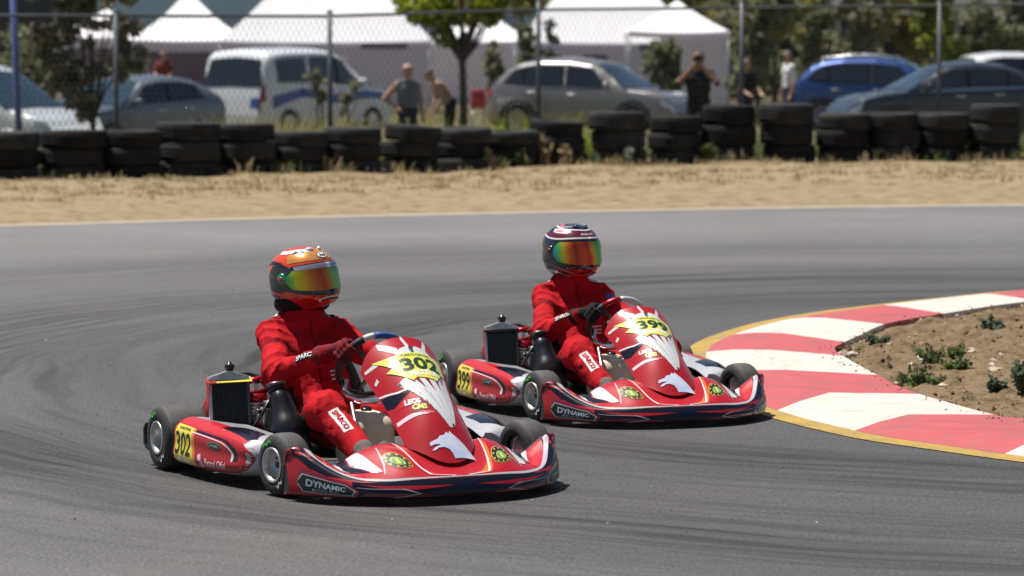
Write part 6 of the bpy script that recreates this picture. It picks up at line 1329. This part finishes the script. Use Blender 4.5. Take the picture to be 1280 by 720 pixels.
PL = [(2.19, 21.35, 'small dark weed at the tip of the infield soil', .10, 'leaf_grey', .07, 6), (2.17, 18.98, 'broad light green weed in the middle of the infield soil', .12, 'leaf_weed', .15, 12), (2.36, 19.95, 'dark green weed beside the pale stone', .14, 'leaf_weed', .11, 9), (2.52, 20.2, 'upright green weed right of the pale stone', .16, 'leaf_weed', .09, 8), (2.99, 22.2, 'grey-green weed at the far edge of the soil', .13, 'leaf_grey', .10, 8), (3.16, 21.2, 'bushy weed near the right edge of the photo', .20, 'leaf_weed', .13, 10), (2.62, 18.25, 'tall bluish weed nearest the kerb on the right', .24, 'leaf_grey', .11, 11), (3.4, 22.2, 'dark weed at the far right of the soil', .15, 'leaf_grey', .10, 8), (2.47, 19.75, 'low yellowish weed between the taller weeds', .07, 'leaf_weed', .10, 8), (2.50, 18.35, 'small bluish weed left of the tall one', .11, 'leaf_grey', .06, 6)]
for i, (x, y, lab, h, lf, sp, n) in enumerate(PL): weed(lab, x, y, soil_at(x, y) - .01, h, lf, n, 60 + i, sp, 'weeds in the infield', size=.024)
for i, (x, lab, h, lf) in enumerate([(-.30, 'dry stalky weed against the ninth and tenth tyre stacks', .42, 'leaf_dry'), (.45, 'tall dry reed standing before the tenth tyre stack', .55, 'leaf_dry'), (.12, 'green weed at the foot of the tenth tyre stack', .28, 'leaf_weed'), (.75, 'pale weed at the foot of the eleventh tyre stack', .36, 'leaf_dry'), (1.62, 'pale weed between the eleventh and twelfth tyre stacks', .34, 'leaf_pale'), (2.75, 'thin green weed between the thirteenth and fourteenth tyre stacks', .38, 'leaf_weed')]):
    y = float(barrier_y(x)) - .50; weed(lab, x, y, verge_z(x, y), h, lf, 7, 80 + i, .10, 'weeds before the tyre wall', size=.05)
mat('stone', (.42, .34, .26), .9, c2=(.52, .46, .38), vscale=9, bump=.5, bscale=30); mat('stone_pale', (.62, .58, .50), .85, var=.1, vscale=9)
def stone(label, x, y, sz, m, seed):
    q = np.random.default_rng(seed); bm = bmesh.new(); bmesh.ops.create_icosphere(bm, subdivisions=2, radius=1); k = q.normal(size=(5, 3)); mb = MB(); sc = sz * np.array([1, .8, .6]) * q.uniform(.8, 1.2, 3)
    vs_ = []
    for v_ in bm.verts:
        n_ = np.array(v_.co); d = 1 + sum(.12 * math.sin(3 * float(n_ @ kk) + i) for i, kk in enumerate(k)); d = min(d, 1.15); vs_.append(n_ * d * sc)
    mb.add(vs_, [[w_.index for w_ in f_.verts] for f_ in bm.faces], m, False); bm.free(); o = mb.build('stone', None, (x, y, soil_at(x, y) + sz * .2)); o.rotation_euler = (0, 0, q.uniform(0, 6)); tag(o, label, 'stone', 'stones on the infield')
for i, (x, y, lab, sz, m) in enumerate([(2.33, 20.12, 'pale stone among the weeds in the infield', .045, 'stone_pale'), (2.66, 20.6, 'brown stone behind the upright weed', .04, 'stone'), (2.74, 18.9, 'flat tan stone at the right edge of the soil', .06, 'stone'), (2.28, 18.78, 'small brown stone beside the broad green weed', .035, 'stone'), (2.66, 19.6, 'round brown clod right of the weeds', .045, 'stone'), (2.06, 18.95, 'small tan stone near the kerb', .028, 'stone'), (1.97, 20.6, 'dark clod at the tip of the soil', .04, 'stone'), (2.9, 19.3, 'tan stone far right below the bushy weed', .04, 'stone_pale')]): stone(lab, x, y, sz, m, 200 + i)
q = np.random.default_rng(9); mb = MB()
for _ in range(900):
    i = q.integers(NI // 6, NI * 5 // 6); j = int(NJ * q.random()**1.2 * .85); s = q.uniform(.006, .022); c_ = np.array([IX[i, j], IY[i, j], IZ[i, j] + s * .25]); d = q.normal(size=(6, 3)) * .25 + np.array([[1, 0, 0], [-1, 0, 0], [0, 1, 0], [0, -1, 0], [0, 0, .8], [0, 0, -.8]])
    mb.add(c_ + d * s, [(0, 2, 4), (2, 1, 4), (1, 3, 4), (3, 0, 4), (2, 0, 5), (1, 2, 5), (3, 1, 5), (0, 3, 5)], 'infield_soil' if q.random() < .8 else 'stone', False)
for _ in range(150):
    i = q.integers(len(INN) // 6, len(INN) * 5 // 6); w_ = abs(q.normal()) * .07; s = q.uniform(.003, .009); d0 = (FOOT[min(i, len(FOOT) - 1)] - INN[i]); d0 = d0 / np.linalg.norm(d0); c_ = np.array([INN[i][0] + d0[0] * w_ + q.normal() * .03, INN[i][1] + d0[1] * w_ + q.normal() * .05, .064 + s * .3]); d = q.normal(size=(6, 3)) * .25 + np.array([[1, 0, 0], [-1, 0, 0], [0, 1, 0], [0, -1, 0], [0, 0, .8], [0, 0, -.8]])
    mb.add(c_ + d * s, [(0, 2, 4), (2, 1, 4), (1, 3, 4), (3, 0, 4), (2, 0, 5), (1, 2, 5), (3, 1, 5), (0, 3, 5)], 'infield_soil', False)
tag(mb.build('soil_clods'), 'small clods and pebbles strewn over the infield soil', 'soil', kind='stuff')
# crumbs of rubber and grit off the driving line
mb = MB()
for _ in range(700):
    a = q.uniform(1.2, 4.6); rd = q.choice([6.9, 9.6, 12.5]) + q.normal() * .7; x_, y_ = 4.3 + rd * math.cos(a), 20.3 + rd * math.sin(a); s = q.uniform(.002, .006)
    if y_ > float(edge_y(x_)) - .5 or y_ < 12.5: continue
    d = q.normal(size=(4, 3)) * .3 + np.array([[1, 0, .2], [-.5, .8, .2], [-.5, -.8, .2], [0, 0, 1.0]])
    mb.add(np.array([x_, y_, .001]) + d * s, [(0, 1, 3), (1, 2, 3), (2, 0, 3), (0, 2, 1)], 'black_matt' if q.random() < .7 else 'stone', False)
tag(mb.build('rubber_crumbs'), 'tiny crumbs of rubber and grit lying off the racing line', 'grit', kind='stuff')
# marker posts
mat('marker_red', (.5, .03, .03), .5); mat('marker_white', (.75, .75, .75), .5)
for x, y, lab in ((-6.0, 57, 'small red and white marker post before the silver hatchback'), (-2.95, 57, 'small red and white marker post before the white van')):
    t = empty('marker_post', (x, y, float(ground_z(x, y)))); tag(t, lab, 'post', 'marker posts')
    mb = MB(); mb.tube([(0, 0, -.05), (0, 0, .62)], .05, 'marker_white', 10); mb.build('post', t); mb = MB(); mb.tube([(0, 0, .40), (0, 0, .56)], .054, 'marker_red', 10); mb.lathe([(.054, .62), (.03, .68), (0, .70)], (0, 0, 0), (0, 0, 1), 'marker_red', 10); mb.build('red_band', t)
bxm = MB(); bxm.box((0, 0, .2), (.30, .30, .34), 'marker_red', bev=.03); o = empty('cool_box', (-.72, 76, float(ground_z(-.72, 76)) + .55)); 
tag(o, 'red box standing on a trestle behind the grey sport utility car', 'box'); bxm.build('box', o)
mb = MB(); mb.box((0, 0, .41), (.33, .33, .05), 'marker_red', bev=.012); mb.build('lid', o)
for sx in (-1, 1):
    mb = MB(); mb.tube([(sx * .11, -.12, .03), (sx * .16, -.16, -.6)], .02, 'tent_pole', 6); mb.build('leg', o); mb = MB(); mb.tube([(sx * .11, .12, .03), (sx * .16, .16, -.6)], .02, 'tent_pole', 6); mb.build('leg', o)
